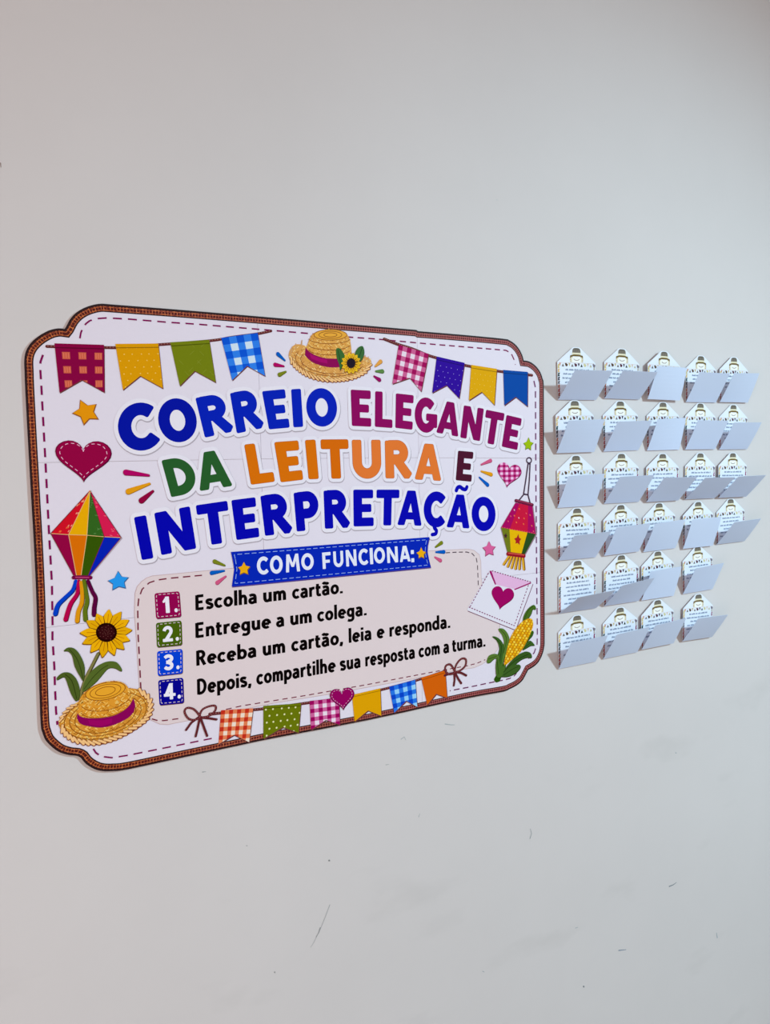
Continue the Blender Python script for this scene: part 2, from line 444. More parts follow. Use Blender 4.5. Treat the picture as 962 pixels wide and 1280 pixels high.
P = Print(3); dashes(P, [(53.7, 443.6), (50.6, 452.3), (50.3, 461), (51.8, 484.8), (52.7, 502.5), (57.4, 588.5), (61.2, 664.9), (64.9, 729.7), (65.7, 781), (65.5, 797.4), (68, 834.8), (68.6, 857.3), (69.3, 871.2), (70.1, 889.9), (71.8, 906)],
       .0118, .0081, .0025, PUR); P.build('stitched_line', poster)
DK = (120, 42, 62)
P = Print(4); dashes(P, [(176, 862), (174, 820), (172.5, 793), (172.3, 775), (172, 761.5), (173.3, 748.2), (177.5, 736.6), (186.6, 728.3), (196.6, 725), (211.6, 722.8), (257.3, 718.6)], .0105, .0062, .0019, DK); P.build('panel_stitched_line', poster)
P = Print(4); dashes(P, [(189.7, 898.5), (196, 900.4), (204.6, 900.7), (227, 897.7)], .0085, .006, .0017, DK); P.build('panel_stitched_line', poster)
P = Print(4); dashes(P, [(282.4, 886.7), (302.3, 882.2), (380, 869.6), (457, 856), (541.5, 839.8), (584.7, 832), (596, 829), (606.3, 824.5)], .0085, .0062, .0016, DK); P.build('panel_stitched_line', poster)
P = Print(4); dashes(P, [(557, 691), (570, 690.2), (583, 690), (590, 692), (595, 698), (596.5, 706), (597.5, 732)], .0085, .005, .0016, (70, 52, 66)); P.build('panel_stitched_line', poster)

# ---------------- lettering
def seg_quads(pts, hw):
    out = []
    for a_, b_ in zip(pts, pts[1:]):
        d = (b_-a_)
        if d.length < 1e-6: continue
        d.normalize(); nn = Vector((-d.y, d.x))*hw
        out.append([a_-nn, b_-nn, b_+nn, a_+nn])
    return out
def arc(cx, cy, rx, ry, a0, a1, n=18):
    return [Vector((cx + rx*math.cos(math.radians(a0+(a1-a0)*i/n)), cy + ry*math.sin(math.radians(a0+(a1-a0)*i/n)))) for i in range(n+1)]
def glyph(ch, k, t=.26):
    """convex cores of a chunky capital, unit height, later grown by the corner radius k"""
    hw = t/2 - k; o = []; m = t/2
    R = lambda x0, y0, x1, y1: o.append([Vector((x0+k, y0+k)), Vector((x1-k, y0+k)), Vector((x1-k, y1-k)), Vector((x0+k, y1-k))])
    def Q(*p): o.append(lines_off(ccw(p), k))
    def S(pts): o.extend(seg_quads(pts, hw))
    b = t*.92
    if ch == 'I': w = t; R(0, 0, w, 1)
    elif ch == 'E': w = .60; R(0, 0, t, 1); R(0, 0, .60, b); R(0, .385, .535, .385+b*.93); R(0, 1-b, .59, 1)
    elif ch == 'F': w = .60; R(0, 0, t, 1); R(0, .36, .52, .36+b*.95); R(0, 1-b, .60, 1)
    elif ch == 'L': w = .60; R(0, 0, t, 1); R(0, 0, .60, b)
    elif ch == 'T': w = .75; R(0, 1-b, .75, 1); R(.375-m, 0, .375+m, 1)
    elif ch == 'N': w = .82; R(0, 0, t*.98, 1); R(w-t*.98, 0, w, 1); Q((.0, 1), (t*1.05, 1), (w, .0), (w-t*1.05, 0))
    elif ch == 'M': w = .95; Q((0, 0), (t*.95, 0), (.1+t*.85, 1), (.08, 1)); Q((w-t*.95, 0), (w, 0), (w-.08, 1), (w-.1-t*.85, 1)); Q((.08, 1), (.1+t*.8, 1), (.56, .28), (.40, .28)); Q((w-.1-t*.8, 1), (w-.08, 1), (.55, .28), (.39, .28))
    elif ch in 'AÃ': w = .86; Q((0, 0), (t*.97, 0), (.53, 1), (.29, 1)); Q((w-t*.97, 0), (w, 0), (.57, 1), (.33, 1)); Q((.14, .17), (.72, .17), (.66, .38), (.20, .38))
    elif ch in 'CÇ': w = .82; S(arc(.44, .5, .44-m, .5-m, 47, 313))
    elif ch == 'O': w = .86; S(arc(.43, .5, .43-m, .5-m, 0, 360, 26))
    elif ch == 'G': w = .86; S(arc(.43, .5, .43-m, .5-m, 48, 342)); R(.44, .34, .86, .34+b*.88); R(.86-t*.95, .16, .86, .34+b*.88)
    elif ch == 'D': w = .80; R(0, 0, t, 1); S([Vector((m, 1-m)), Vector((.28, 1-m))] + arc(.28, .5, .52-m, .5-m, 90, -90)[1:] + [Vector((m, m))])
    elif ch == 'U': w = .80; S([Vector((m, 1-k)), Vector((m, .42))] + arc(.40, .42, .40-m, .42-m, 180, 360)[1:] + [Vector((.80-m, 1-k))])
    elif ch in 'RP':
        w = .78; R(0, 0, t, 1); m2 = m*.93
        cy = (1-m2 + .50)/2 if ch == 'R' else (1-m2 + .44)/2; ry = 1-m2-cy
        S([Vector((m, 1-m2)), Vector((.38, 1-m2))] + arc(.38, cy, .72-.38-m, ry, 90, -90)[1:] + [Vector((m, cy-ry))])
        if ch == 'R': Q((.24, .44), (.46, .56), (.80, .13), (.70, .0), (.56, 0)); w = .80
    elif ch == '1': w = .42; R(.42-t, 0, .42, 1); Q((0, .72), (.05, .62), (.34, .80), (.42, 1), (.22, 1))
    elif ch == '2': w = .66; S(arc(.33, 1-.33, .33-m, .33-m, 165, -32)); Q((.0, .0), (.28, .0), (.66, .56), (.40, .56)); R(0, 0, .66, b)
    elif ch == '3': w = .64; S(arc(.30, .735, .34-m, .265-m*.95, 150, -80)); S(arc(.30, .285, .34-m, .285-m*.95, 80, -150)); R(.16, .40, .42, .62)
    elif ch == '4': w = .72; R(.36, 0, .36+t*.98, 1); R(0, .2, .72, .2+b*.9); Q((0, .2), (.22, .2), (.60, 1), (.36, 1))
    elif ch == '.': w = .24; o.append(arc(.12, .12, .11-k, .12-k, 0, 330, 11))
    elif ch == ':': w = .24; R(0, .04, .24, .28); R(0, .55, .24, .79)
    else: w = .6
    return o, w
def quad_map(q, w):
    TL, TR, BR, BL = [Vector(p) for p in q]
    def f(p):
        u, v = p.x/w, p.y
        r = BL*(1-u)*(1-v) + BR*u*(1-v) + TL*(1-u)*v + TR*u*v
        return at(r.x, r.y, -Y_PRINT)
    return f
V2 = lambda *p: [Vector(q) for q in p]
FILL = {'O': [V2((.15, .2), (.7, .2), (.7, .8), (.15, .8))], 'D': [V2((.15, .15), (.6, .15), (.6, .85), (.15, .85))], 'A': [V2((.25, .3), (.62, .3), (.45, .85), (.40, .85))],
        'R': [V2((.15, .5), (.55, .5), (.55, .85), (.15, .85))], 'P': [V2((.15, .45), (.55, .45), (.55, .85), (.15, .85))]}
FILL['Ã'] = FILL['A']
def letter(ch, q, r_mm, t=.26, fill=False):
    TL, TR, BR, BL = q
    H = (at(*TL, -Y_PRINT)-at(*BL, -Y_PRINT)).length
    o, w = glyph(ch, r_mm/1000/H, t); f = quad_map(q, w)
    if fill: o = FILL.get(ch, [])
    return [[f(p) for p in poly] for poly in o]
def ell(cx, cy, hx, hy, su, sv):
    a_ = (hx, su*hx); b_ = (-sv*hy, -hy)
    return [(cx-a_[0]+b_[0], cy-a_[1]+b_[1]), (cx+a_[0]+b_[0], cy+a_[1]+b_[1]), (cx+a_[0]-b_[0], cy+a_[1]-b_[1]), (cx-a_[0]-b_[0], cy-a_[1]-b_[1])]
s6 = 962/160
zA, zB, zC, zD, zE, zF, zG, zH, zI, zJ, zK = [Z(x, y, s6) for x, y in ((140, 475), (290, 475), (420, 475), (530, 490), (180, 540), (330, 540), (480, 540), (540, 600), (155, 615), (280, 600), (410, 600))]
BLUE, BLUE2, MAG, MAG2, GRN, OR1, OR2, OR3, DKR, IND = (2, 28, 158), (2, 38, 178), (140, 2, 92), (132, 0, 88), (44, 92, 46), (216, 110, 16), (214, 104, 12), (226, 118, 52), (78, 28, 48), (14, 2, 170)
def gap(q): return q
WORDS = [
 ('CORREIO', [('C', zA(*ell(205, 353, 159, 178, -.22, .2)), BLUE), ('O', zA(*ell(491, 303, 142, 164, -.18, .2)), BLUE),
   ('R', zA((625, 135), (852, 98), (920, 385), (698, 434)), BLUE2), ('R', [(287.4, 491.5), (320.5, 486), (330.8, 534.5), (296.0, 542)], BLUE2),
   ('E', zB((222, 85), (400, 68), (432, 358), (277, 372)), BLUE2), ('I', zB((440, 70), (517, 65), (535, 352), (458, 357)), BLUE2),
   ('O', zB(*ell(672, 206, 116, 145, -.03, .06)), BLUE2)]),
 ('ELEGANTE', [('E', zC((107, 72), (262, 80), (263, 352), (117, 345)), MAG), ('L', zC((293, 84), (418, 92), (422, 362), (290, 352)), MAG), ('E', zC((447, 100), (585, 115), (572, 375), (443, 360)), MAG),
   ('G', zC(*ell(674, 264, 84, 133, .1, -.02)), MAG), ('A', zD((113, 59), (281, 91), (256, 337), (88, 305)), MAG2), ('N', zD((298, 100), (447, 125), (417, 370), (270, 343)), MAG2),
   ('T', zD((465, 133), (603, 160), (567, 406), (429, 378)), MAG2), ('E', zD((617, 172), (735, 200), (698, 437), (580, 410)), MAG2)]),
 ('DA', [('D', zE((130, 213), (340, 175), (418, 450), (205, 490)), GRN), ('A', zE((361, 165), (614, 125), (668, 405), (415, 445)), GRN)]),
 ('LEITURA', [('L', zE((752, 96), (931, 76), (982, 372), (803, 395)), OR1), ('E', zF((75, 78), (258, 65), (292, 357), (125, 377)), OR1), ('I', zF((305, 62), (385, 58), (410, 352), (333, 354)), OR1),
   ('T', zF((423, 58), (630, 56), (645, 348), (438, 350)), OR2), ('U', zF((658, 60), (873, 60), (882, 350), (668, 350)), OR3), ('R', zG((5, 66), (190, 62), (212, 350), (10, 347)), OR3),
   ('A', zG((235, 84), (435, 96), (428, 367), (228, 355)), OR3)]),
 ('E', [('E', zG((553, 140), (673, 150), (655, 375), (535, 362)), DKR)]),
 ('INTERPRETAÇÃO', [('I', zI((72, 190), (165, 173), (222, 498), (133, 512)), IND), ('N', zI((225, 158), (493, 106), (543, 425), (280, 475)), IND), ('T', zI((537, 100), (775, 65), (816, 375), (578, 408)), IND),
   ('E', zJ((52, 152), (238, 128), (265, 428), (93, 452)), IND), ('R', zJ((272, 120), (478, 92), (518, 398), (308, 420)), IND), ('P', zJ((521, 97), (712, 75), (738, 370), (546, 388)), IND),
   ('R', zJ((747, 80), (925, 72), (950, 358), (757, 367)), IND), ('E', zK((187, 72), (340, 72), (342, 346), (190, 350)), IND), ('T', zK((363, 72), (535, 72), (529, 342), (357, 342)), IND),
   ('A', zK((533, 76), (718, 82), (702, 345), (517, 338)), IND), ('Ç', zK(*ell(805, 221, 88, 136, .03, -.02)), IND), ('Ã', zH((122, 105), (297, 113), (280, 365), (105, 355)), IND),
   ('O', zH(*ell(385, 255, 90, 130, .04, 0)), IND)]),
]
RM = 2.6
for word, letters in WORDS:
    back, parts = [], []
    for ch, q, col in letters:
        polys = letter(ch, q, RM)
        extra = []
        if ch == 'Ç':
            extra = capsules([at(x, y, -Y_PRINT) for x, y in smooth(zK((795, 335), (798, 360), (812, 380), (806, 404), (781, 410)), 4)], .0034, .0032)
        if ch == 'Ã':
            extra = capsules([at(x, y, -Y_PRINT) for x, y in smooth([(570.0, 613.0), (571.6, 609.6), (574.6, 608.6), (578.2, 611.2), (581.6, 611.6), (583.2, 608.6)], 4)], .0036, .0033)
        parts.append((ch, polys, extra, col))
        back += [(p, RM/1000) for p in polys] + [(p, 0) for p in extra] + [(p, -.005) for p in letter(ch, q, RM, fill=True)]
    B = Print(5)
    B.un([[v + Vector((.0006, -.0013)) for v in dilate(p, r+.0059)] for p, r in back], (176, 166, 176))
    B.un([dilate(p, r+.0056) for p, r in back], (230, 224, 234), 1)
    bo = B.build('title_backing', poster); tag(bo, 'white cut-out outline behind the title word ' + word)
    for ch, polys, extra, col in parts:
        L_ = Print(7)
        if col in (OR1, OR2, OR3): L_.un([dilate(p, RM/1000+.0004) for p in polys], (150, 82, 50), 0)
        L_.un([dilate(p, RM/1000) for p in polys] + extra, col, 1)
        lo_ = L_.build('title_letter', bo); tag(lo_, 'printed capital letter ' + ch + ' of the title word ' + word)

# banner under the title
B = Print(8)
BAN = [(288.3, 689.9), (536.4, 671.3), (534.2, 681), (533.6, 689), (535.5, 699), (538, 709), (289.4, 733.2), (291, 722), (292.4, 711.6), (290.5, 700)]
B.px([(x+.6, y+1.3) for x, y in BAN], (92, 70, 130))
B.px(BAN, (6, 42, 176), 1)
sc = mpx((400, 700))
bp_ = offset_loop(ccw([at(x, y, -Y_PRINT) for x, y in BAN]), .0042)
dashes(B, bp_ + [bp_[0]], .0072, .0038, .0009, (150, 176, 228), 2, plane=True)
bo = tag(B.build('blue_ribbon_banner', poster), 'blue stitched ribbon reading COMO FUNCIONA:')
L_ = Print(11)
z4 = Z(250, 660, s6); z5 = Z(400, 650, s6)
def bb(zz, x0, x1, y0, y1, su=-.09, sv=.05):
    hx = (x1-x0)/2; hy = (y1-y0)/2 - abs(su)*hx*.6
    return zz(*ell((x0+x1)/2, (y0+y1)/2, hx-abs(sv)*hy*.5, hy, su, sv))
for ch, q in [('C', bb(z4, 425, 520, 212, 352)), ('O', bb(z4, 523, 620, 205, 345)), ('M', bb(z4, 640, 748, 193, 332)), ('O', bb(z4, 758, 853, 187, 318)),
              ('F', bb(z5, 15, 80, 241, 367)), ('U', bb(z5, 98, 173, 232, 355)), ('N', bb(z5, 192, 272, 221, 348)), ('C', bb(z5, 286, 366, 213, 340)), ('I', bb(z5, 371, 396, 210, 332)),
              ('O', bb(z5, 402, 486, 203, 328)), ('N', bb(z5, 500, 583, 199, 322)), ('A', bb(z5, 594, 676, 192, 315)), (':', bb(z5, 680, 704, 200, 322))]:
    polys = letter(ch, q, .7, .205)
    L_.un([dilate(p, .0008) for p in polys], (226, 226, 240))
L_.build('banner_lettering', bo)
def star(P, tips, col, lay=0, inner=.45, edge=None):
    c = sum((Vector(t) for t in tips), Vector((0, 0)))/5
    pts = []
    for i in range(5):
        a_, b_ = Vector(tips[i]), Vector(tips[(i+1) % 5]); pts += [a_, c + ((a_+b_)/2-c)*inner*1.5]
    if edge: P.px([(c + (p-c)*1.12 + Vector((.3, .6))) for p in pts], edge, lay-1)
    P.px(pts, col, lay)
for zz, tips in ((z4, [(327, 255), (372, 290), (358, 345), (298, 347), (285, 295)]), (z5, [(757, 205), (792, 240), (778, 285), (738, 285), (722, 245)])):
    S_ = Print(12); star(S_, zz(*tips), (236, 168, 26), 1, edge=(120, 84, 40)); S_.build('star', bo)

# numbered badges
for num, q, col in (('1', [(192.9, 741.6), (224, 739), (226.5, 770.7), (194.9, 773.4)], (146, 12, 78)), ('2', [(194.7, 778.7), (226.6, 775.4), (227.6, 806.1), (195.9, 809.1)], (72, 96, 22)),
                    ('3', [(196.1, 814.1), (227.9, 811.1), (228.2, 841.6), (197.1, 844.9)], (14, 66, 208)), ('4', [(197.5, 850.2), (228.7, 847), (229.9, 878.5), (199.1, 881.5)], (20, 14, 140))):
    B = Print(3); pl = ccw([at(x, y, -Y_PRINT) for x, y in q])
    core = lines_off(pl, .003)
    B.poly([v + Vector((.0005, -.0012)) for v in dilate(core, .003)], (96, 60, 70))
    B.poly(dilate(core, .003), col, 1)
    st = dilate(lines_off(pl, .0046), .0022, 30)
    dashes(B, st + [st[0]], .0034, .0026, .0010, (214, 190, 196), 2, plane=True)
    bo = tag(B.build('number_badge', poster), 'stitched square badge printed with the number ' + num)
    D = Print(6)
    TL, TR, BR, BL = [Vector(p) for p in q]
    def sub(u0, v0, u1, v1):
        f = lambda u, v: tuple(BL*(1-u)*(1-v) + BR*u*(1-v) + TL*(1-u)*v + TR*u*v)
        return [f(u0, v1), f(u1, v1), f(u1, v0), f(u0, v0)]
    wd = {'1': (.30, .56), '2': (.25, .64), '3': (.26, .63), '4': (.20, .67)}[num]
    D.un([dilate(p, .0009) for p in letter(num, sub(wd[0], .19, wd[1], .83), .8, .205 if num != '1' else .24)], (236, 230, 240))
    D.un([dilate(p, .0009) for p in letter('.', sub(.75, .19, .88, .83), .8, .22)], (236, 230, 240))
    D.build('numeral', bo)

# instruction lines
def lower(ch):
    """centre lines of a bold humanist letter, capital height 1: (strokes, advance)"""
    X = .67; o = lambda cx, cy, rx, ry, a0=0, a1=360, n=18: arc(cx, cy, rx, ry, a0, a1, n)
    V = lambda *p: [Vector(q) for q in p]; sm = lambda *p: smooth(V(*p), 5)
    ring = lambda cx: o(cx, X/2, .185, X/2-.075)
    T = {
     'o': ([ring(.27)], .54), 'c': ([o(.27, X/2, .19, X/2-.075, 48, 312)], .47),
     'e': ([V((.10, .335), (.44, .335)), o(.27, X/2, .185, X/2-.075, 0, 308)], .53),
     'a': ([sm((.08, .56), (.20, .60), (.33, .57), (.38, .44), (.385, .25)), V((.385, .44), (.385, 0)), sm((.385, .36), (.22, .35), (.10, .29), (.09, .16), (.17, .07), (.28, .08), (.385, .18))], .50),
     's': ([sm((.37, .55), (.24, .60), (.11, .57), (.10, .44), (.22, .35), (.35, .27), (.36, .13), (.24, .065), (.07, .11))], .45),
     'l': ([V((.10, 0), (.10, 1.04))], .20), 'i': ([V((.10, 0), (.10, X)), V((.10, .79), (.10, .96))], .20),
     'h': ([V((.10, 0), (.10, 1.04)), sm((.10, .44), (.20, .57), (.33, .585), (.40, .44), (.405, .3)), V((.405, .42), (.405, 0))], .51),
     'n': ([V((.10, 0), (.10, X)), sm((.10, .44), (.20, .57), (.33, .585), (.40, .44), (.405, .3)), V((.405, .42), (.405, 0))], .51),
     'm': ([V((.10, 0), (.10, X)), sm((.10, .44), (.19, .57), (.30, .585), (.365, .44), (.37, .3)), V((.37, .42), (.37, 0)), sm((.37, .44), (.46, .57), (.57, .585), (.635, .44), (.64, .3)), V((.64, .42), (.64, 0))], .74),
     'u': ([V((.405, 0), (.405, X)), sm((.405, .23), (.31, .10), (.18, .085), (.105, .23), (.10, .36)), V((.10, .25), (.10, X))], .51),
     'r': ([V((.10, 0), (.10, X)), sm((.10, .42), (.18, .56), (.26, .595), (.35, .59))], .36),
     't': ([V((.14, .86), (.14, .24)), sm((.14, .26), (.16, .11), (.24, .07), (.34, .085)), V((.0, .595), (.34, .595))], .37),
     'g': ([o(.25, X/2+.02, .165, X/2-.095), V((.415, X), (.415, .02)), sm((.415, .06), (.41, -.10), (.33, -.20), (.20, -.215), (.08, -.175))], .52),
     'p': ([V((.10, X), (.10, -.28)), ring(.285)], .55), 'b': ([V((.10, 1.04), (.10, 0)), ring(.285)], .55), 'd': ([V((.43, 1.04), (.43, 0)), ring(.25)], .54),
     'E': ([V((.11, 0), (.11, 1)), V((.10, .925), (.49, .925)), V((.10, .52), (.44, .52)), V((.10, .075), (.49, .075))], .54),
     'R': ([V((.11, 0), (.11, 1)), V((.10, .925), (.26, .925)), o(.26, .705, .19, .22, 90, -90, 10), V((.10, .485), (.26, .485)), V((.29, .50), (.50, .0))], .58),
     'D': ([V((.11, 0), (.11, 1)), V((.10, .925), (.24, .925)), o(.24, .5, .29, .425, 90, -90, 14), V((.10, .075), (.24, .075))], .63),
     '.': ([V((.10, .0), (.10, .16))], .20), ',': ([V((.11, .16), (.11, .0)), V((.11, .03), (.055, -.14))], .20)}
    if ch == 'ã':
        st, w_ = T['a']; return st + [sm((.08, .80), (.14, .87), (.24, .84), (.34, .81), (.40, .88))], w_
    return T[ch]
def text_line(P, words, x0, y0, slope, capl, capr, col=(22, 12, 16)):
    xe = words[-1][2]
    for word, wa, wb in words:
        x = 0; items = []
        for ch in word:
            st, w_ = lower(ch); items.append((x, st)); x += w_ + .062
        W = x - .062 - .02; polys = []
        def mapf(p):
            u = (p.x-.02)/W; X = wa + (wb-wa)*u; k = (X-x0)/(xe-x0); cap = capl + (capr-capl)*k
            return at(X - p.y*cap*.02, y0 + slope*(X-x0) - p.y*cap, -Y_PRINT)
        r = mpx((wa, y0))*capl*.022
        for x_, st in items:
            for pts in st:
                q = [p + Vector((x_, 0)) for p in pts]
                ends = (q[0]-q[-1]).length > 1e-3 and len(q) == 2
                if ends:
                    d = (q[1]-q[0]).normalized()*.022; q = [q[0]+d, q[1]-d]
                for s_ in seg_quads(q, .099-.022): polys.append(dilate([mapf(p) for p in s_], r, 30))
        P.un(polys, col)
LINES = [
 ([('Escolha', 244.3, 321.3), ('um', 329.2, 357.6), ('cartão.', 365.7, 428.4)], 244.3, 762.9, -.1165, 18.8, 17.6),
 ([('Entregue', 244.3, 338.5), ('a', 345.6, 355.4), ('um', 363, 389.8), ('colega.', 397, 458.2)], 244.3, 797.5, -.1335, 18.6, 17.4),
 ([('Receba', 245.4, 320.6), ('um', 328.6, 356.5), ('cartão,', 364.6, 428.4), ('leia', 436, 464.3), ('e', 471.3, 480.2), ('responda.', 486.9, 562.6)], 245.4, 832.4, -.1507, 18.8, 17),
 ([('Depois,', 246.5, 313.9), ('compartilhe', 321, 419.3), ('sua', 425.1, 450.6), ('resposta', 456.7, 518.5), ('com', 523.5, 549.6), ('a', 554.3, 561.2), ('turma.', 565.3, 606.5)], 246.5, 868.5, -.1682, 19.4, 16.2)]
for ws, x0, y0, sl, cl, cr in LINES:
    T = Print(3); text_line(T, ws, x0, y0, sl, cl, cr)
    tag(T.build('text_line', poster), 'printed black line reading ' + ' '.join(w_[0] for w_ in ws))

# ---------------- bunting
def flag(parent, q, pat, col, col2=None, hem=True, edge=(110, 60, 60)):
    TL, TR, BR, NO, BL = [Vector(p) for p in q]
    f = Print(8)
    f.px([p + Vector((.8, 1.4)) for p in (TL, TR, BR, NO, BL)], edge)
    f.px((TL, TR, BR, NO, BL), col, 1)
    A2 = [at(*p, -Y_PRINT) for p in (TL, TR, BR, NO, BL)]
    tm = (A2[0]+A2[1])/2
    halves = [[A2[0], tm, A2[3], A2[4]], [tm, A2[1], A2[2], A2[3]]]
    def g(u, v): return (A2[0]*(1-u)+A2[1]*u)*(1-v) + (A2[4]*(1-u)+A2[2]*u)*v
    def put(poly, c, lay):
        for h in halves:
            r = clip(poly, h)
            if len(r) > 2: f.poly(r, c, lay)
    if pat == 'gingham':
        n_, m_, light, mid = col2
        for i in range(n_):
            for j in range(m_):
                c = None
                if i % 2 and j % 2: c = light
                elif i % 2 or j % 2: c = mid
                if c: put([g(i/n_, j/m_), g((i+1)/n_, j/m_), g((i+1)/n_, (j+1)/m_), g(i/n_, (j+1)/m_)], c, 2)
    if pat == 'squares':
        for i in range(3):
            for j in range(3):
                u, v = .13 + i*.335, .17 + j*.29
                put([g(u, v), g(u+.16, v), g(u+.16, v+.145), g(u, v+.145)], col2, 2)
                for k_ in range(3): put([g(u+.02+k_*.05, v+.02), g(u+.04+k_*.05, v+.02), g(u+.04+k_*.05, v+.125), g(u+.02+k_*.05, v+.125)], (222, 118, 92), 3)
    if pat == 'dots':
        c2, nx, ny, rad = col2
        for j in range(ny):
            for i in range(nx):
                u = (i+.5*(1+j % 2)*1.0-.15)/nx + random.uniform(-.02, .02); v = (j+.6)/ny
                c = g(u, v)
                put([c + Vector((math.cos(a_), math.sin(a_)))*rad for a_ in [k_*math.pi/3 for k_ in range(6)]], c2, 2)
    if pat == 'weave':
        for j in range(14):
            a_, b_ = random.random(), random.random()
            c = g(a_, b_); d = Vector((.006, .006 if j % 2 else -.006))
            put([c, c + d, c + d + Vector((.0004, 0)), c + Vector((.0004, 0))], col2, 2)
    if hem:
        dark = tuple(int(v*.72) for v in col)
        put([g(0, .075), g(1, .075), g(1, .095), g(0, .095)], dark, 4)
    return f.build('pennant', parent)
def cord(name, label, pts, wpx=3.8):
    f = Print(5); P_ = smooth(pts, 4)
    f.strokepx(P_, wpx, (98, 44, 46)); 
    pl = [at(x, y, -Y_PRINT) for x, y in P_]
    dashes(f, [p + Vector((0, .0006)) for p in pl], .0022, .0018, .0009, (168, 112, 104), 1, plane=True)
    return tag(f.build(name, poster), label)
YEL = (226, 164, 22)
c1 = cord('bunting_garland', 'printed string of four pennants, upper left', [(58.7, 433), (90, 434), (128, 434.4), (150, 434.4), (190, 431.5), (262, 426), (290, 421.5), (322, 417.2), (338.6, 413.7)])
flag(c1, [(68, 429.2), (129.8, 431.1), (130.4, 490.3), (102.3, 474.8), (74.4, 490.8)], 'squares', (136, 12, 66), (206, 96, 72))
flag(c1, [(144, 429.9), (197.6, 429.4), (203.4, 485.3), (175.2, 469.8), (153.5, 487.3)], 'dots', (218, 152, 12), ((240, 196, 96), 5, 7, .0009))
flag(c1, [(212.6, 427.9), (261.2, 424.9), (269.4, 477.8), (243.3, 463.6), (224.6, 482.3)], 'weave', (116, 126, 26), (146, 156, 60))
flag(c1, [(276.2, 422.4), (321.8, 416.2), (331, 469.8), (308.6, 457.3), (289.9, 475.3)], 'gingham', (22, 84, 206), (5, 6, (206, 222, 236), (52, 126, 228)), hem=False)
c2 = cord('bunting_garland', 'printed string of four pennants, upper right', [(480, 423.8), (497.4, 430.6), (515, 436), (537.3, 445), (560, 451), (582.3, 457), (605, 460.8), (624.7, 464.3), (664.6, 469.1)])
flag(c2, [(498, 431.1), (535.4, 442.3), (526, 489.1), (511.7, 472.3), (489.9, 479.8)], 'gingham', (160, 18, 88), (7, 8, (232, 214, 226), (202, 96, 144)), hem=False)
flag(c2, [(545.6, 445.6), (580.3, 453.6), (573.5, 497.7), (557.8, 481.5), (539.8, 491)], 'dots', (50, 8, 150), ((176, 160, 220), 5, 7, .0007))
flag(c2, [(588.7, 456.1), (620.5, 461.1), (617.4, 506), (601.8, 489.8), (585.6, 500.4)], 'dots', (222, 164, 14), ((240, 206, 110), 5, 7, .0006))
flag(c2, [(628.6, 462.4), (659.2, 464.9), (658.8, 507.9), (644.2, 496), (629.9, 506.6)], '', (14, 74, 160))
c3 = cord('bunting_garland', 'printed string of six pennants along the lower edge', [(262, 892.5), (300, 889), (345, 884), (385, 878.5), (430, 872), (475, 862.5), (520, 850.5), (557, 838.5)])
flag(c3, [(276.1, 887.7), (316.1, 885.2), (311.1, 927.6), (292.4, 918.4), (272.9, 930.1)], 'gingham', (196, 50, 34), (8, 8, (238, 218, 200), (226, 126, 84)), hem=False)
flag(c3, [(329, 882.2), (375.9, 879), (372.9, 915.9), (353.5, 908.9), (329, 923.4)], 'dots', (106, 116, 22), ((228, 222, 170), 5, 5, .0016))
flag(c3, [(386.7, 876), (423.3, 872.3), (424.6, 905.9), (407.1, 899.7), (388.4, 912.2)], 'gingham', (158, 16, 92), (7, 7, (234, 216, 228), (204, 100, 154)), hem=False)
flag(c3, [(439.6, 868.5), (475, 860.2), (476.2, 894.6), (459.7, 888), (442.9, 901.7)], '', (222, 158, 12))
flag(c3, [(486.2, 858.4), (518.6, 849.7), (521.1, 883.4), (507.4, 875.9), (492.4, 890.9)], 'gingham', (22, 70, 196), (6, 6, (150, 204, 244), (44, 116, 222)), hem=False)
flag(c3, [(526.1, 847.2), (556, 837.7), (558.5, 872.2), (544.8, 867.2), (533.6, 880.9)], '', (212, 96, 22))
# bows
def bow(zz, loops, tails, label, wpx):
    f = Print(14)
    for l in loops: f.strokepx(smooth(zz(*l), 4, True) + [Vector(zz(l[0])[0])], wpx, (98, 40, 44))
    for l in tails: f.strokepx(zz(*l), wpx*1.1, (98, 40, 44))
    for l in loops:
        pl = [at(x, y, -Y_PRINT) for x, y in smooth(zz(*l), 4, True)]
        dashes(f, pl, .0016, .0016, .0009, (160, 92, 90), 1, plane=True)
    tag(f.build('cord_bow', poster), label)
zL = Z(220, 750, 4.008); zR = Z(460, 700, 4.008)
bow(zL, [[(118, 585), (90, 600), (60, 592), (42, 560), (55, 540), (90, 548)], [(120, 585), (130, 550), (165, 532), (195, 530), (196, 552), (165, 580)]],
    [[(115, 585), (75, 615), (50, 650)], [(118, 590), (108, 640), (98, 682)], [(122, 590), (140, 640), (155, 680)], [(120, 588), (165, 592), (202, 598)]], 'small brown cord bow at the left end of the lower bunting', 2.6)
bow(zR, [[(432, 562), (405, 572), (386, 556), (388, 530), (412, 524)], [(434, 560), (440, 525), (465, 495), (488, 498), (486, 528), (462, 552)]],
    [[(430, 565), (432, 600), (428, 628)], [(435, 565), (450, 595), (465, 617)], [(435, 560), (465, 565), (490, 578)], [(430, 565), (405, 570), (382, 578)]], 'small brown cord bow at the right end of the lower bunting', 2.6)

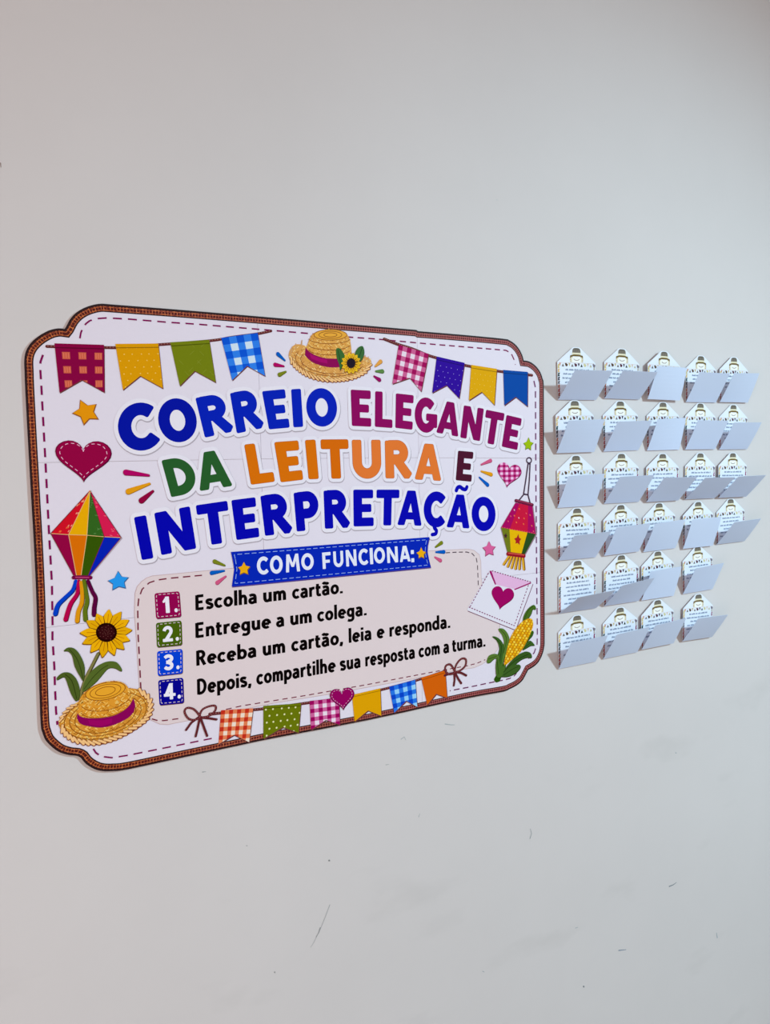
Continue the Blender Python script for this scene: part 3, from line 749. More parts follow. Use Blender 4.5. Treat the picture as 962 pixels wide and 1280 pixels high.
# ---------------- hearts, stars, sparks
def heart_pts(Cx, A, B, n=40):
    out = []
    for i in range(n):
        t = 2*math.pi*i/n
        x = 16*math.sin(t)**3/16; y = (13*math.cos(t) - 5*math.cos(2*t) - 2*math.cos(3*t) - math.cos(4*t))/17
        y = y if y > -.2 else y
        out.append(Vector((Cx[0] + x*A[0] + y*B[0], Cx[1] + x*A[1] + y*B[1])))
    return out
def heart(name, label, Cx, A, B, col, edge, stitch=None, base=9, ging=None, parent=None):
    f = Print(base); pts = heart_pts(Cx, A, B)
    f.px([p + Vector((.5, 1.0)) for p in pts], tuple(int(v*.8) for v in edge)); f.px(pts, edge, 1)
    c = Vector(Cx)
    f.px([c + (p-c)*.96 for p in pts], col, 2)
    if ging:
        hp = [at(p.x, p.y, -Y_PRINT) for p in pts]; x0 = min(p.x for p in hp); x1 = max(p.x for p in hp); y0 = min(p.y for p in hp); y1 = max(p.y for p in hp)
        nx, ny = 9, 10; ang = .12
        hp = ccw(hp)
        for i in range(nx):
            for j in range(ny):
                if not (i % 2 or j % 2): continue
                a_ = Vector((x0+(x1-x0)*i/nx, y0+(y1-y0)*j/ny)); dx = (x1-x0)/nx; dy = (y1-y0)/ny
                r = clip(hp, [a_, a_+Vector((dx, 0)), a_+Vector((dx, dy)), a_+Vector((0, dy))])
                r = [q for k_, q in enumerate(r) if (q-r[k_-1]).length > 1e-6]
                if len(r) > 2: f.poly(r, ging[0] if (i % 2 and j % 2) else ging[1], 3)
    if stitch:
        pp = [c + (p-c)*.84 for p in pts]
        dashes(f, [tuple(p) for p in pp] + [tuple(pp[0])], stitch[0], stitch[1], stitch[2], (230, 180, 206), 3)
    o = f.build(name, parent or poster)
    return tag(o, label)
heart('heart', 'large magenta heart with stitched edge on the left', (104.1, 572.2), (35.2, 1.0), (-.3, -30.3), (148, 0, 66), (116, 0, 60), (.0040, .0036, .0009))
heart('heart', 'pink gingham heart beside the hanging lantern', (635.4, 591.6), (14.8, 2.8), (2.8, -17.2), (158, 10, 86), (140, 10, 80), None, 9, ((240, 192, 222), (198, 76, 142)))
heart('heart', 'small magenta heart on the lower bunting', (427.3, 871.3), (15.1, -1.9), (-1.5, -15.9), (148, 0, 92), (112, 4, 80), (.0026, .0022, .0007), 14)
for tips, col, edge, label in (
    ([(100.5, 500.6), (119.2, 505.6), (121.7, 523.1), (104.8, 529.9), (91.3, 516.2)], (228, 146, 22), (150, 84, 40), 'orange star above the magenta heart'),
    ([(147.3, 714.3), (159.6, 721.8), (156.2, 734.4), (140.9, 736.6), (135.4, 725.5)], (44, 150, 232), (60, 100, 150), 'light blue star'),
    ([(660.1, 547), (665.7, 553.4), (662.6, 561.8), (656.3, 561.1), (654.1, 553.8)], (156, 184, 22), (110, 130, 40), 'small lime green star'),
    ([(610.5, 676.7), (618.3, 683.2), (615.8, 693), (606.3, 694.4), (603.1, 684.2)], (216, 96, 150), (160, 70, 110), 'pink star')):
    f = Print(8); star(f, tips, col, 1, edge=edge); tag(f.build('star', poster), label)
def sparks(zz, sp, wpx, label):
    f = Print(6)
    for th, tn, col in sp:
        a_, b_ = zz(th)[0], zz(tn)[0]; sc_ = mpx(a_)
        A_, B_ = at(*a_, -Y_PRINT), at(*b_, -Y_PRINT)
        off = Vector((.0003, -.0007))
        f.un(capsules([A_+off, B_+off], wpx*sc_*.53, wpx*sc_*.22), tuple(int(v*.7) for v in col))
        f.un(capsules([A_, B_], wpx*sc_*.5, wpx*sc_*.2), col, 1)
    tag(f.build('spark_marks', poster), label)
MG, OL, PK, BL_, YL = (176, 16, 96), (122, 128, 34), (206, 88, 128), (16, 92, 186), (226, 152, 28)
zq = Z(20, 590, 4.008)
sparks(zq, [((550, 1), (664, 16), MG), ((563, 97), (668, 58), YL), ((628, 142), (685, 95), (146, 16, 62))], 7, 'three spark strokes left of the word DA')
zh = Z(340, 400, 6.413)
sparks(zh, [((46, 272), (100, 322), BL_), ((24, 357), (92, 369), MG), ((58, 437), (108, 413), OL)], 5, 'three spark strokes left of the straw hat')
sparks(zh, [((868, 332), (826, 370), (226, 158, 74)), ((882, 410), (830, 410), (94, 132, 70)), ((858, 478), (816, 450), (152, 16, 96))], 5, 'three spark strokes right of the straw hat')
sparks(zG, [((798, 214), (728, 244), PK), ((803, 318), (728, 294), YL), ((776, 396), (714, 340), BL_)], 4.6, 'three spark strokes right of the word E')
sparks(z4, [((108, 250), (184, 280), OL), ((86, 336), (180, 320), BL_), ((128, 410), (192, 362), PK)], 5, 'three spark strokes left of the blue ribbon')
sparks(z5, [((910, 170), (866, 202), OL), ((928, 238), (868, 240), BL_), ((902, 303), (860, 278), PK)], 4.6, 'three spark strokes right of the blue ribbon')

# ---------------- paper balloon, left
zb = Z(50, 600, 6.735)
f = Print(6)
T_, L0, R0 = (420, 90), (90, 450), (682, 485); e1, e2, e3 = (240, 460), (395, 465), (540, 478)
b0, b1, b2, b3, b4 = (282, 802), (306, 803), (345, 805), (402, 808), (416, 808)
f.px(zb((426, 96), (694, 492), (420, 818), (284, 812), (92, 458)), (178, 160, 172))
panels = [((L0, e1, T_), (208, 26, 42)), ((e1, e2, T_), (232, 168, 16)), ((e2, e3, T_), (54, 100, 36)), ((e3, R0, T_), (214, 34, 80)),
          ((L0, e1, b1, b0), (148, 12, 66)), ((e1, e2, b2, b1), (218, 110, 12)), ((e2, e3, b3, b2), (56, 86, 18)), ((e3, R0, b4, b3), (10, 38, 176))]
for q, col in panels: f.px(zb(*q), col, 1)
for a_, b_ in ((L0, R0), (T_, e1), (T_, e2), (e1, b1), (e2, b2)):
    pts = zb(a_, e1, e2, e3, b_) if (a_, b_) == (L0, R0) else zb(a_, b_)
    f.strokepx(pts, .8, (222, 178, 120), 2)
for a_, b_ in ((T_, e3), (e3, b3), (T_, L0), (T_, R0), (L0, b0), (R0, b4)): f.strokepx(zb(a_, b_), .8, (120, 40, 50), 2)
for i in range(16):
    t, s = random.random(), random.random()*.8 + .1
    p = Vector(T_)*(1-t) + (Vector(L0)*(1-s) + Vector(e1)*s)*t
    c = zb(p)[0]; f.strokepx([c, (c[0]+1.2, c[1]-1.6)], 1.0, (240, 110, 60) if i % 2 else (240, 160, 130), 3)
    p = Vector(T_)*(1-t) + (Vector(e3)*(1-s) + Vector(R0)*s)*t
    c = zb(p)[0]; f.strokepx([c, (c[0]+1.4, c[1]+.8)], .8, (236, 100, 120), 3)
    p = Vector(T_)*(1-t) + (Vector(e2)*(1-s) + Vector(e3)*s)*t
    c = zb(p)[0]; f.strokepx([c, (c[0]+1.6, c[1]+(-1)**i)], .6, (96, 140, 76), 3)
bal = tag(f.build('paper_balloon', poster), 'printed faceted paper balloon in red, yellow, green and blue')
for pts, col in (((( 300, 850), (275, 925), (212, 988), (152, 1050), (128, 1125)), (14, 66, 196)), (((325, 850), (312, 955), (255, 1045), (215, 1172)), (182, 18, 76)),
                 (((345, 860), (352, 940), (350, 1030), (322, 1105), (312, 1185)), (222, 148, 26)), (((368, 845), (383, 930), (395, 1020), (378, 1095), (382, 1172)), (98, 114, 30)),
                 (((402, 850), (435, 930), (465, 990), (455, 1070), (453, 1130)), (90, 18, 62))):
    s_ = Print(7); q = smooth(zb(*pts), 5)
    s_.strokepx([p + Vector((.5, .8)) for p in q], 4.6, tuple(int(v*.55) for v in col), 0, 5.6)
    s_.strokepx(q, 3.9, col, 1, 5.2); s_.build('streamer', bal)
s_ = Print(12); s_.strokepx(zb((285, 820), (355, 818), (424, 822)), 5, (116, 12, 66))
s_.strokepx(zb((300, 818), (410, 820)), 1.2, (196, 70, 120), 1); s_.build('tie_band', bal)

# ---------------- sunflower and straw hats
def leaf(P, pts, col, vein, zz, lay=0):
    q = smooth(zz(*pts), 4, True)
    P.px([p + Vector((.4, .7)) for p in q], tuple(int(v*.55) for v in col), lay); P.px(q, col, lay+1)
    if vein: P.strokepx(smooth(zz(*vein), 3), .8, tuple(int(v*.62) for v in col), lay+2)
def petals(P, zz, c, tips, r0, wid, col, lay):
    c = Vector(c)
    for i, t in enumerate(tips):
        t = Vector(t); d = t-c; L_ = d.length; d.normalize(); nn = Vector((-d.y, d.x))
        a_ = c + d*r0*.7; m1 = c + d*(r0 + (L_-r0)*.45)
        shape = [a_ - nn*wid*.25, m1 - nn*wid*.5, c+d*(L_*.9)-nn*wid*.22, t, c+d*(L_*.9)+nn*wid*.22, m1 + nn*wid*.5, a_ + nn*wid*.25]
        q = smooth(shape, 3, True)
        P.px([Vector(p) for p in zz(*[(v.x*1.0 + (v-m1).x*.09, v.y + (v-m1).y*.09 + wid*.07) for v in q])], (132, 84, 24), lay)
        P.px(zz(*[tuple(v) for v in q]), col if i % 2 else tuple(min(255, int(v*1.05)) for v in col), lay+1)
        P.strokepx(zz(tuple(a_), tuple(m1 + d*wid*.3)), .7, (196, 116, 18), lay+2)
        n_ = Vector(tips[(i+1) % len(tips)]); g = ((t-c).normalized() + (n_-c).normalized()).normalized(); Lg = min((t-c).length, (n_-c).length)
        P.strokepx(zz(tuple(c + g*r0*.9), tuple(c + g*(r0 + (Lg-r0)*.62))), 1.3, (112, 62, 22), lay+2, .4)
zs = Z(60, 750, 6.0125)
f = Print(6)
f.strokepx(smooth(zs((378, 405), (330, 500), (285, 590), (252, 690), (240, 745)), 4), 4.6, (72, 66, 34))
f.strokepx(smooth(zs((374, 405), (326, 500), (281, 590), (250, 690), (238, 745)), 4), 2.8, (128, 122, 70), 1)
flw = tag(f.build('sunflower', poster), 'printed sunflower with leaves standing behind the lower straw hat')
for pts, vein, col in (([(118, 382), (150, 357), (200, 366), (245, 420), (274, 505), (266, 605), (238, 572), (200, 500), (180, 420), (150, 385)], [(160, 370), (210, 430), (240, 500), (262, 590)], (80, 96, 42)),
                 ([(262, 688), (275, 610), (330, 530), (400, 478), (460, 460), (515, 468), (550, 510), (548, 535), (500, 512), (450, 515), (400, 570), (350, 625)], [(270, 670), (330, 590), (400, 520), (450, 490)], (86, 104, 44)),
                 ([(208, 758), (170, 700), (138, 610), (118, 578), (70, 600), (68, 580), (110, 546), (165, 548), (212, 592), (236, 660), (236, 725)], [(130, 560), (180, 610), (215, 740)], (78, 94, 40))):
    s_ = Print(6); leaf(s_, pts, col, vein, zs, 2); s_.build('leaf', flw)
s_ = Print(8)
s_.px(zs(*[(438 + 100*math.cos(k_*math.pi/12), 243 + 92*math.sin(k_*math.pi/12)) for k_ in range(24)]), (196, 128, 20))
petals(s_, zs, (438, 243), [(458, 70), (548, 88), (605, 150), (628, 225), (612, 302), (570, 368), (498, 412), (408, 428), (322, 390), (262, 325), (243, 245), (290, 155), (365, 102)], 70, 66, (226, 166, 20), 0)
s_.build('petal_ring', flw)
s_ = Print(12)
def disc(P, zz, c, rx, ry, col, lay): P.px(zz(*[(c[0]+rx*math.cos(k_*math.pi/12), c[1]+ry*math.sin(k_*math.pi/12)) for k_ in range(24)]), col, lay)
disc(s_, zs, (438, 243), 79, 72, (40, 14, 18), 0); disc(s_, zs, (438, 243), 60, 54, (56, 22, 24), 1)
for i in range(26):
    a_ = i*2.4; r_ = 10 + i*2.2; p = zs((438 + r_*math.cos(a_), 243 + r_*math.sin(a_)*.9))[0]; s_.strokepx([p, (p[0]+.4, p[1])], .8, (112, 66, 60), 2)
s_.build('seed_disc', flw)

def straw_rings(P, zz, c, ax, rings, col, lay, a0=0, a1=360, tilt=0.0, wpx=.8):
    for k_ in rings:
        pts = []
        n_ = 28
        for i in range(n_+1):
            t = math.radians(a0 + (a1-a0)*i/n_); x = ax[0]*k_*math.cos(t); y = ax[1]*k_*math.sin(t)
            pts.append((c[0] + x*math.cos(tilt) - y*math.sin(tilt), c[1] + x*math.sin(tilt) + y*math.cos(tilt)))
        P.strokepx(zz(*pts), wpx, col, lay)
def straw_ticks(P, zz, inside, n_, lay, size, cols):
    """short straw highlights scattered over a shape"""
    q = ccw([at(*p, -Y_PRINT) for p in zz(*inside)])
    x0 = min(p.x for p in q); x1 = max(p.x for p in q); y0 = min(p.y for p in q); y1 = max(p.y for p in q)
    def ins(p):
        r = False
        for i in range(len(q)):
            a_, b_ = q[i-1], q[i]
            if (a_.y > p.y) != (b_.y > p.y) and p.x < (b_.x-a_.x)*(p.y-a_.y)/(b_.y-a_.y)+a_.x: r = not r
        return r
    k_ = 0
    while k_ < n_:
        p = Vector((random.uniform(x0, x1), random.uniform(y0, y1)))
        if not ins(p): k_ += .2; continue
        k_ += 1; s = size*(1 if random.random() < .5 else -1); d = Vector((size, s*.8))
        nn = Vector((-d.y, d.x)).normalized()*size*.16
        P.poly([p-d/2-nn, p+d/2-nn, p+d/2+nn, p-d/2+nn], random.choice(cols), lay)
def braid(P, zz, pts, wpx, lay, lng):
    q = [Vector(p) for p in smooth(zz(*pts), 8)]
    acc = 0; last = q[0]; k_ = 0
    for a_, b_ in zip(q, q[1:]):
        acc += (b_-a_).length
        if acc > lng:
            acc = 0; d = (b_-a_).normalized(); nn = Vector((-d.y, d.x))
            p0 = b_ - nn*wpx*.5 - d*wpx*.85; p1 = b_ + nn*wpx*.45 + d*wpx*.8
            P.strokepx([tuple(p0), tuple(p1)], wpx*.95, (128, 58, 30), lay); P.strokepx([tuple(p0+Vector((-.3, -.3))), tuple(p1+Vector((-.3, -.3)))], wpx*.62, (242, 192, 130), lay+1)
HATCOL = ((242, 190, 92), (250, 206, 120), (176, 110, 34), (206, 134, 44))
f = Print(12)
brim = [(82, 935), (98, 880), (150, 815), (225, 765), (320, 730), (450, 690), (560, 665), (640, 664), (705, 682), (752, 715), (778, 770), (772, 845), (735, 905), (655, 965), (560, 1018), (455, 1062), (350, 1080), (240, 1068), (160, 1035), (105, 985)]
bs = smooth(zs(*brim), 4, True)
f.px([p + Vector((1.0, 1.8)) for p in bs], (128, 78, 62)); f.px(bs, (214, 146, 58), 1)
straw_ticks(f, zs, brim, 620, 2, .0034, HATCOL)
straw_rings(f, zs, (430, 868), (345, 178), (.92, .80, .68), (132, 74, 26), 3, 0, 360, -.26)
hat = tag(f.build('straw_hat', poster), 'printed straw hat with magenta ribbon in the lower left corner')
s_ = Print(15); braid(s_, zs, [(95, 940), (120, 990), (170, 1035), (240, 1064), (340, 1074), (450, 1055), (550, 1016), (650, 958), (728, 900), (766, 840), (768, 770), (740, 720), (690, 685)], 4.4, 0, 5.2)
braid(s_, zs, [(95, 930), (105, 885), (150, 825), (215, 778)], 3.4, 0, 5.0); s_.build('braided_brim_edge', hat)
s_ = Print(17)
crown = [(222, 900), (228, 820), (240, 740), (290, 680), (370, 630), (470, 608), (550, 615), (596, 650), (618, 700), (640, 760), (640, 830), (560, 880), (460, 915), (350, 925), (270, 915)]
s_.px(smooth(zs(*crown), 4, True), (222, 150, 50))
straw_ticks(s_, zs, crown, 380, 1, .0032, HATCOL)
s_.px(zs(*[(430 + 152*math.cos(t)*math.cos(-.22) - 62*math.sin(t)*math.sin(-.22), 684 + 152*math.cos(t)*math.sin(-.22) + 62*math.sin(t)*math.cos(-.22)) for t in [k_*math.pi/14 for k_ in range(28)]]), (232, 164, 48), 2)
straw_rings(s_, zs, (430, 684), (152, 62), (1.0, .78, .5), (146, 82, 26), 3, 0, 360, -.22)
straw_rings(s_, zs, (432, 735), (196, 92), (1.0,), (150, 84, 30), 3, 15, 165, -.22)
straw_rings(s_, zs, (432, 785), (200, 92), (1.0,), (150, 84, 30), 3, 15, 165, -.22); s_.build('hat_crown', hat)
s_ = Print(21)
band = [(222, 848), (240, 872), (300, 886), (400, 886), (500, 865), (580, 822), (622, 775), (640, 742), (655, 790), (645, 835), (600, 885), (500, 935), (400, 957), (300, 946), (240, 925), (216, 885)]
s_.px([tuple(v) for v in smooth(zs(*band[:9]), 4)] + [tuple(v) for v in smooth(zs(*band[9:]), 4)], (138, 0, 88)); s_.px([tuple(v) for v in smooth(zs((300, 898), (400, 902), (480, 888)), 4)] + [tuple(v) for v in smooth(zs((480, 922), (400, 944), (310, 934)), 4)], (156, 2, 98), 1); s_.build('hat_ribbon', hat)

f = Print(7)
brim = [(133, 275), (150, 228), (190, 196), (260, 205), (400, 260), (560, 290), (660, 270), (735, 290), (788, 318), (786, 368), (750, 418), (680, 455), (600, 480), (480, 490), (380, 480), (290, 450), (220, 405), (165, 355), (140, 315)]
bs = smooth(zh(*brim), 4, True)
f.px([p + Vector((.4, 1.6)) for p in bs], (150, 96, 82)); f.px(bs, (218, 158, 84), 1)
straw_ticks(f, zh, brim, 380, 2, .0032, ((240, 196, 122), (250, 214, 150), (178, 112, 56), (206, 140, 70)))
straw_rings(f, zh, (455, 330), (300, 132), (.9, .76), (146, 88, 50), 3, 10, 200, .1)
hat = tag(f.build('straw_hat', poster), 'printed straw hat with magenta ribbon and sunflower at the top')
s_ = Print(10); braid(s_, zh, [(142, 300), (168, 348), (222, 402), (290, 444), (380, 474), (480, 484), (600, 474), (680, 450), (748, 412), (782, 362)], 3.6, 0, 4.3)
for x, y in ((160, 232), (190, 208), (238, 180), (150, 262), (745, 300), (770, 312)): s_.strokepx(zh((x-4, y+22), (x, y-18)), 1.8, (206, 158, 108), 1, .8)
s_.build('braided_brim_edge', hat)
s_ = Print(12)
crown = [(262, 320), (270, 250), (290, 175), (325, 112), (395, 82), (470, 74), (550, 84), (602, 120), (625, 175), (634, 250), (632, 330), (540, 380), (460, 372), (360, 350)]
s_.px(smooth(zh(*crown), 4, True), (220, 160, 78))
straw_ticks(s_, zh, crown, 280, 1, .0030, ((240, 190, 108), (250, 208, 130), (180, 108, 48), (208, 138, 60)))
disc(s_, zh, (465, 120), 132, 42, (230, 166, 62), 2)
straw_rings(s_, zh, (465, 120), (132, 42), (1.0, .7, .4), (150, 90, 40), 3)
for yy in (165, 215, 255): straw_rings(s_, zh, (458, yy-20), (168, 46), (1.0,), (150, 90, 44), 3, 12, 170)
s_.build('hat_crown', hat)
s_ = Print(16)
s_.px([tuple(v) for v in smooth(zh((266, 222), (305, 262), (370, 292), (440, 308), (520, 310)), 4)] + [tuple(v) for v in smooth(zh((546, 378), (460, 380), (380, 362), (310, 332), (262, 285)), 4)], (140, 0, 84))
s_.px(zh((300, 272), (370, 303), (440, 320), (440, 350), (380, 338), (310, 308)), (166, 20, 104), 1); s_.build('hat_ribbon', hat)
s_ = Print(18)
leaf(s_, [(512, 232), (545, 232), (578, 285), (570, 330), (545, 400), (535, 360), (515, 300)], (60, 104, 52), [(525, 245), (548, 350)], zh)
leaf(s_, [(662, 280), (685, 225), (722, 210), (735, 255), (725, 300), (700, 330)], (62, 106, 58), [(720, 222), (690, 310)], zh)
s_.build('leaf_pair', hat)
s_ = Print(21)
tips = [(630 + 80*math.cos(t), 347 + 86*math.sin(t)) for t in [k_*2*math.pi/14 for k_ in range(14)]]
s_.px(zh(*[(630 + 48*math.cos(k_*math.pi/12), 347 + 52*math.sin(k_*math.pi/12)) for k_ in range(24)]), (200, 140, 30))
petals(s_, zh, (630, 347), tips, 34, 34, (232, 184, 40), 0)
disc(s_, zh, (630, 347), 35, 40, (38, 30, 40), 3); s_.build('hat_sunflower', hat)

# ---------------- hanging lantern
zl = Z(600, 540, 7.11)
f = Print(6)
upper = [(312, 628), (462, 658), (492, 908), (185, 850)]
f.px(zl((312, 628), (470, 660), (502, 912), (402, 1092), (240, 1072), (180, 852)), (150, 120, 130))
f.px(zl(*upper), (168, 14, 92), 1); f.px(zl((345, 636), (425, 652), (420, 892), (262, 862)), (200, 30, 62), 2)
f.px(zl((185, 850), (258, 864), (270, 1070), (240, 1066)), (112, 118, 32), 1); f.px(zl((258, 864), (418, 893), (365, 1082), (270, 1070)), (228, 176, 20), 1)
f.px(zl((418, 893), (492, 908), (396, 1085), (365, 1082)), (46, 76, 36), 1)
dashes(f, zl((188, 846), (300, 868), (418, 888), (490, 902)), .0030, .0028, .0011, (232, 90, 70), 3)
star(f, zl((337, 905), (362, 950), (350, 1005), (312, 992), (300, 948)), (168, 34, 40), 3)
star(f, zl((228, 895), (240, 920), (232, 945), (214, 940), (208, 915)), (70, 40, 44), 3)
for x, y in ((245, 790), (268, 745), (300, 690), (318, 800), (382, 815), (340, 760), (386, 765), (440, 735), (455, 830), (470, 880), (345, 680), (300, 740), (405, 720)):
    p = zl((x, y))[0]; f.strokepx([p, (p[0]+.5, p[1]+.9)], 1.3, random.choice(((240, 180, 190), (236, 120, 60), (230, 90, 100))), 3)
lan = tag(f.build('hanging_lantern', poster), 'printed magenta and yellow hanging lantern on the right')
s_ = Print(5)
ring = [(433 + 22*math.cos(k_*math.pi/8), 252 + 24*math.sin(k_*math.pi/8)) for k_ in range(17)]
s_.strokepx(zl(*ring), 1.6, (72, 52, 72))
for l in (((424, 285), (405, 420), (385, 550)), ((442, 285), (436, 420), (424, 555)), ((424, 282), (443, 282)), ((384, 552), (425, 558)), ((386, 555), (345, 606)), ((424, 560), (446, 642))): s_.strokepx(zl(*l), 1.9, (72, 52, 72))
s_.build('lantern_cord', lan)
s_ = Print(10); s_.strokepx(zl((316, 610), (462, 648)), 4.2, (104, 30, 60)); s_.strokepx(zl((320, 606), (460, 642)), 1.2, (160, 60, 84), 1); s_.build('lantern_rim', lan)
s_ = Print(10); s_.strokepx(zl((245, 1082), (388, 1102)), 5.0, (150, 26, 42)); s_.strokepx(zl((248, 1076), (386, 1094)), 1.2, (210, 90, 70), 1); s_.build('lantern_rim', lan)
s_ = Print(7)
for a_, b_ in (((255, 1100), (206, 1175)), ((275, 1105), (242, 1195)), ((300, 1108), (276, 1206)), ((325, 1112), (310, 1214)), ((350, 1114), (345, 1216)), ((375, 1114), (385, 1220))):
    s_.strokepx(zl((a_[0]+6, a_[1]), (b_[0]+6, b_[1])), 3.6, (120, 66, 26)); s_.strokepx(zl(a_, b_), 2.8, (222, 164, 48), 1)
s_.build('lantern_fringe', lan)

# ---------------- envelope and corn cob
ze = Z(570, 700, 8)
f = Print(6)
EV = [(335, 105), (345, 96), (750, 215), (765, 235), (592, 695), (570, 690), (112, 505), (108, 490)]
f.px(ze(*[(x+4, y+9) for x, y in EV]), (118, 62, 92)); f.px(ze(*EV), (224, 218, 228), 1)
f.px(ze((345, 108), (742, 222), (590, 292), (395, 245)), (226, 176, 212), 2)
f.strokepx(ze((342, 118), (366, 180), (390, 240)), 3.2, (160, 30, 104), 3, 2.0); f.strokepx(ze((585, 294), (742, 230)), 1.7, (160, 30, 104), 3)
for l in ([(355, 108), (745, 220)], [(322, 130), (135, 470)], [(125, 470), (575, 655)], [(720, 250), (578, 660)]): dashes(f, ze(*l), .0034, .0026, .0017, (130, 44, 96), 3)
env = tag(f.build('envelope_motif', poster), 'printed white envelope with pink flap and magenta heart')
heart('heart_seal', None, (627, 745.3), (13.7, 2.5), (3.3, -16.2), (158, 0, 94), (158, 0, 94), None, 10, parent=env)
f = Print(11)
f.px(ze(*[(400, 1150), (398, 950), (440, 935), (485, 1080), (450, 1170), (432, 1215), (405, 1224), (385, 1218), (376, 1190)]), (46, 82, 22))
corn = tag(f.build('corn_cob', poster), 'printed yellow corn cob with green husk in the lower right corner')
GR1, GR2 = (62, 94, 40), (88, 118, 50)
for pts, vein, col in (([(665, 612), (678, 545), (720, 482), (770, 448), (792, 470), (786, 494), (762, 492), (745, 540), (708, 592)], [(675, 600), (720, 500), (765, 465)], (72, 104, 38)),
                  ([(660, 895), (700, 830), (740, 806), (780, 850), (742, 856), (690, 885)], [(670, 885), (740, 825)], GR1),
                  ([(650, 800), (700, 740), (765, 706), (760, 750), (720, 800), (680, 850)], None, (60, 92, 30)),
                  ([(425, 685), (470, 688), (512, 735), (528, 800), (518, 880), (485, 960), (450, 1070), (425, 1010), (455, 900), (475, 820), (452, 745), (422, 705)], [(440, 695), (500, 780), (470, 930)], GR2),
                  ([(358, 765), (402, 770), (452, 812), (478, 880), (462, 960), (440, 1100), (405, 1080), (412, 960), (428, 880), (400, 805)], [(380, 775), (450, 860), (430, 1000)], GR1),
                  ([(303, 1022), (318, 965), (360, 940), (412, 945), (432, 1002), (385, 982), (335, 1024)], [(320, 990), (400, 962)], GR2)):
    s_ = Print(11); leaf(s_, pts, col, vein, ze, 1); s_.build('husk_leaf', corn)
s_ = Print(15)
cob = [(735, 583), (760, 600), (766, 650), (745, 720), (700, 820), (640, 920), (560, 992), (490, 1052), (476, 1030), (498, 920), (530, 800), (572, 715), (620, 650), (680, 600)]
cs = smooth(ze(*cob), 4, True); s_.px(cs, (196, 120, 16))
q = ccw([at(p.x, p.y, -Y_PRINT) for p in cs])
A_, B_ = Vector((745, 590)), Vector((470, 1060)); d = (B_-A_).normalized(); nn = Vector((-d.y, d.x))
for i in range(24):
    for j in range(-5, 6):
        p = A_ + d*(i*27 + (j % 2)*13) + nn*(j*29)
        kx = at(*ze(tuple(p))[0], -Y_PRINT); r_ = []
        c = ze(tuple(p))[0]
        rr = [at(c[0] + 1.65*math.cos(t), c[1] + 1.65*math.sin(t), -Y_PRINT) for t in [k_*math.pi/3 for k_ in range(6)]]
        cl_ = clip(q, rr); cl_ = [v for k_, v in enumerate(cl_) if (v-cl_[k_-1]).length > 1e-6]
        if len(cl_) > 2: s_.poly(cl_, ((240, 186, 36), (228, 160, 24), (250, 204, 70))[(i+j) % 3], 1)
s_.build('kernels', corn)
for pts, vein, col in (([(440, 1158), (485, 1090), (520, 1040), (590, 965), (650, 928), (700, 914), (742, 932), (748, 975), (700, 975), (640, 1000), (580, 1050), (500, 1120)], [(470, 1120), (580, 1010), (720, 940)], (58, 88, 38)),
                  ([(445, 1158), (500, 1090), (560, 1052), (628, 1045), (636, 1078), (590, 1130), (520, 1163), (460, 1166)], [(470, 1150), (560, 1090), (620, 1062)], (64, 94, 40)),
                  ([(400, 1160), (392, 1050), (410, 970), (440, 1040), (470, 1060), (490, 1040), (480, 1100), (440, 1170)], [(405, 1000), (420, 1140)], (74, 106, 42))):
    s_ = Print(18); leaf(s_, pts, col, vein, ze, 0); s_.build('husk_leaf', corn)

# ------------------------------------------------------------------ the folded cards
CW, CH, CP, CL = .096, .070, .028, .067
# bottom left corner px, bottom right corner px, flap angles left/right (deg), gap to the wall (m)
CARDS = [
 [((697.5, 499.8), (743.8, 499.8), 43, 41, .0022), ((754.8, 498), (798.3, 499.4), 45, 43, .0022), ((811.2, 498.9), (846.8, 500.6), 21, 14, .0075), ((857, 502.6), (893.5, 503.1), 30, 30, .0022), ((900.1, 502.6), (932.8, 503.1), 31, 24, .004)],
 [((695.1, 566.6), (741.9, 564.7), 30, 25, .004), ((753.4, 564.7), (797.4, 562.4), 34, 32, .0018), ((808, 563.3), (848.2, 561.9), 24, 15, .0022), ((856.1, 561.9), (892.6, 561.4), 28, 28, .0028), ((898.2, 561.9), (932.8, 561.4), 33, 31, .0022)],
 [((695.6, 635), (743.3, 631.8), 27, 23, .0018), ((753.4, 629.7), (798.2, 627.2), 38, 36, .0018), ((808.4, 627.4), (845.8, 625.5), 42, 43, .004), ((856.1, 624.1), (891.6, 622.7), 47, 47, .0028), ((896.8, 622.2), (931.9, 620.8), 46, 44, .005)],
 [((696, 700.8), (744.2, 696.6), 41, 37, .0018), ((754.3, 695), (797.4, 689), 30, 28, .0035), ((803.7, 690.2), (843, 685), 27, 22, .002), ((853.8, 686), (889.3, 682), 20, 18, .0045), ((895.4, 680.6), (929.1, 676.4), 40, 37, .002)],
 [((697, 767), (745, 760), 54, 50, .0018), ((753.4, 757.8), (798.3, 750.8), 45, 38, .003), ((801.4, 750.6), (841, 744.6), 21, 17, .003), ((854, 742.5), (888.6, 736.4), 29, 25, .0022)],
 [((697, 836.3), (744.2, 826.8), 31, 29, .0018), ((753, 823.9), (796, 814.9), 33, 29, .002), ((801.7, 812), (840.5, 804.1), 32, 28, .005), ((853.4, 801.2), (888, 796.5), 34, 34, .0045)]]
def solid(name, pts, y0, y1, mat):
    n = len(pts); v = [(x, -y1, z) for x, z in pts] + [(x, -y0, z) for x, z in pts]
    f = [list(range(n)), list(range(2*n-1, n-1, -1))] + [[i, i+n, (i+1) % n+n, (i+1) % n] for i in range(n)]
    me = bpy.data.meshes.new(name); me.from_pydata(v, [], f); me.materials.append(mat); me.update(); return me
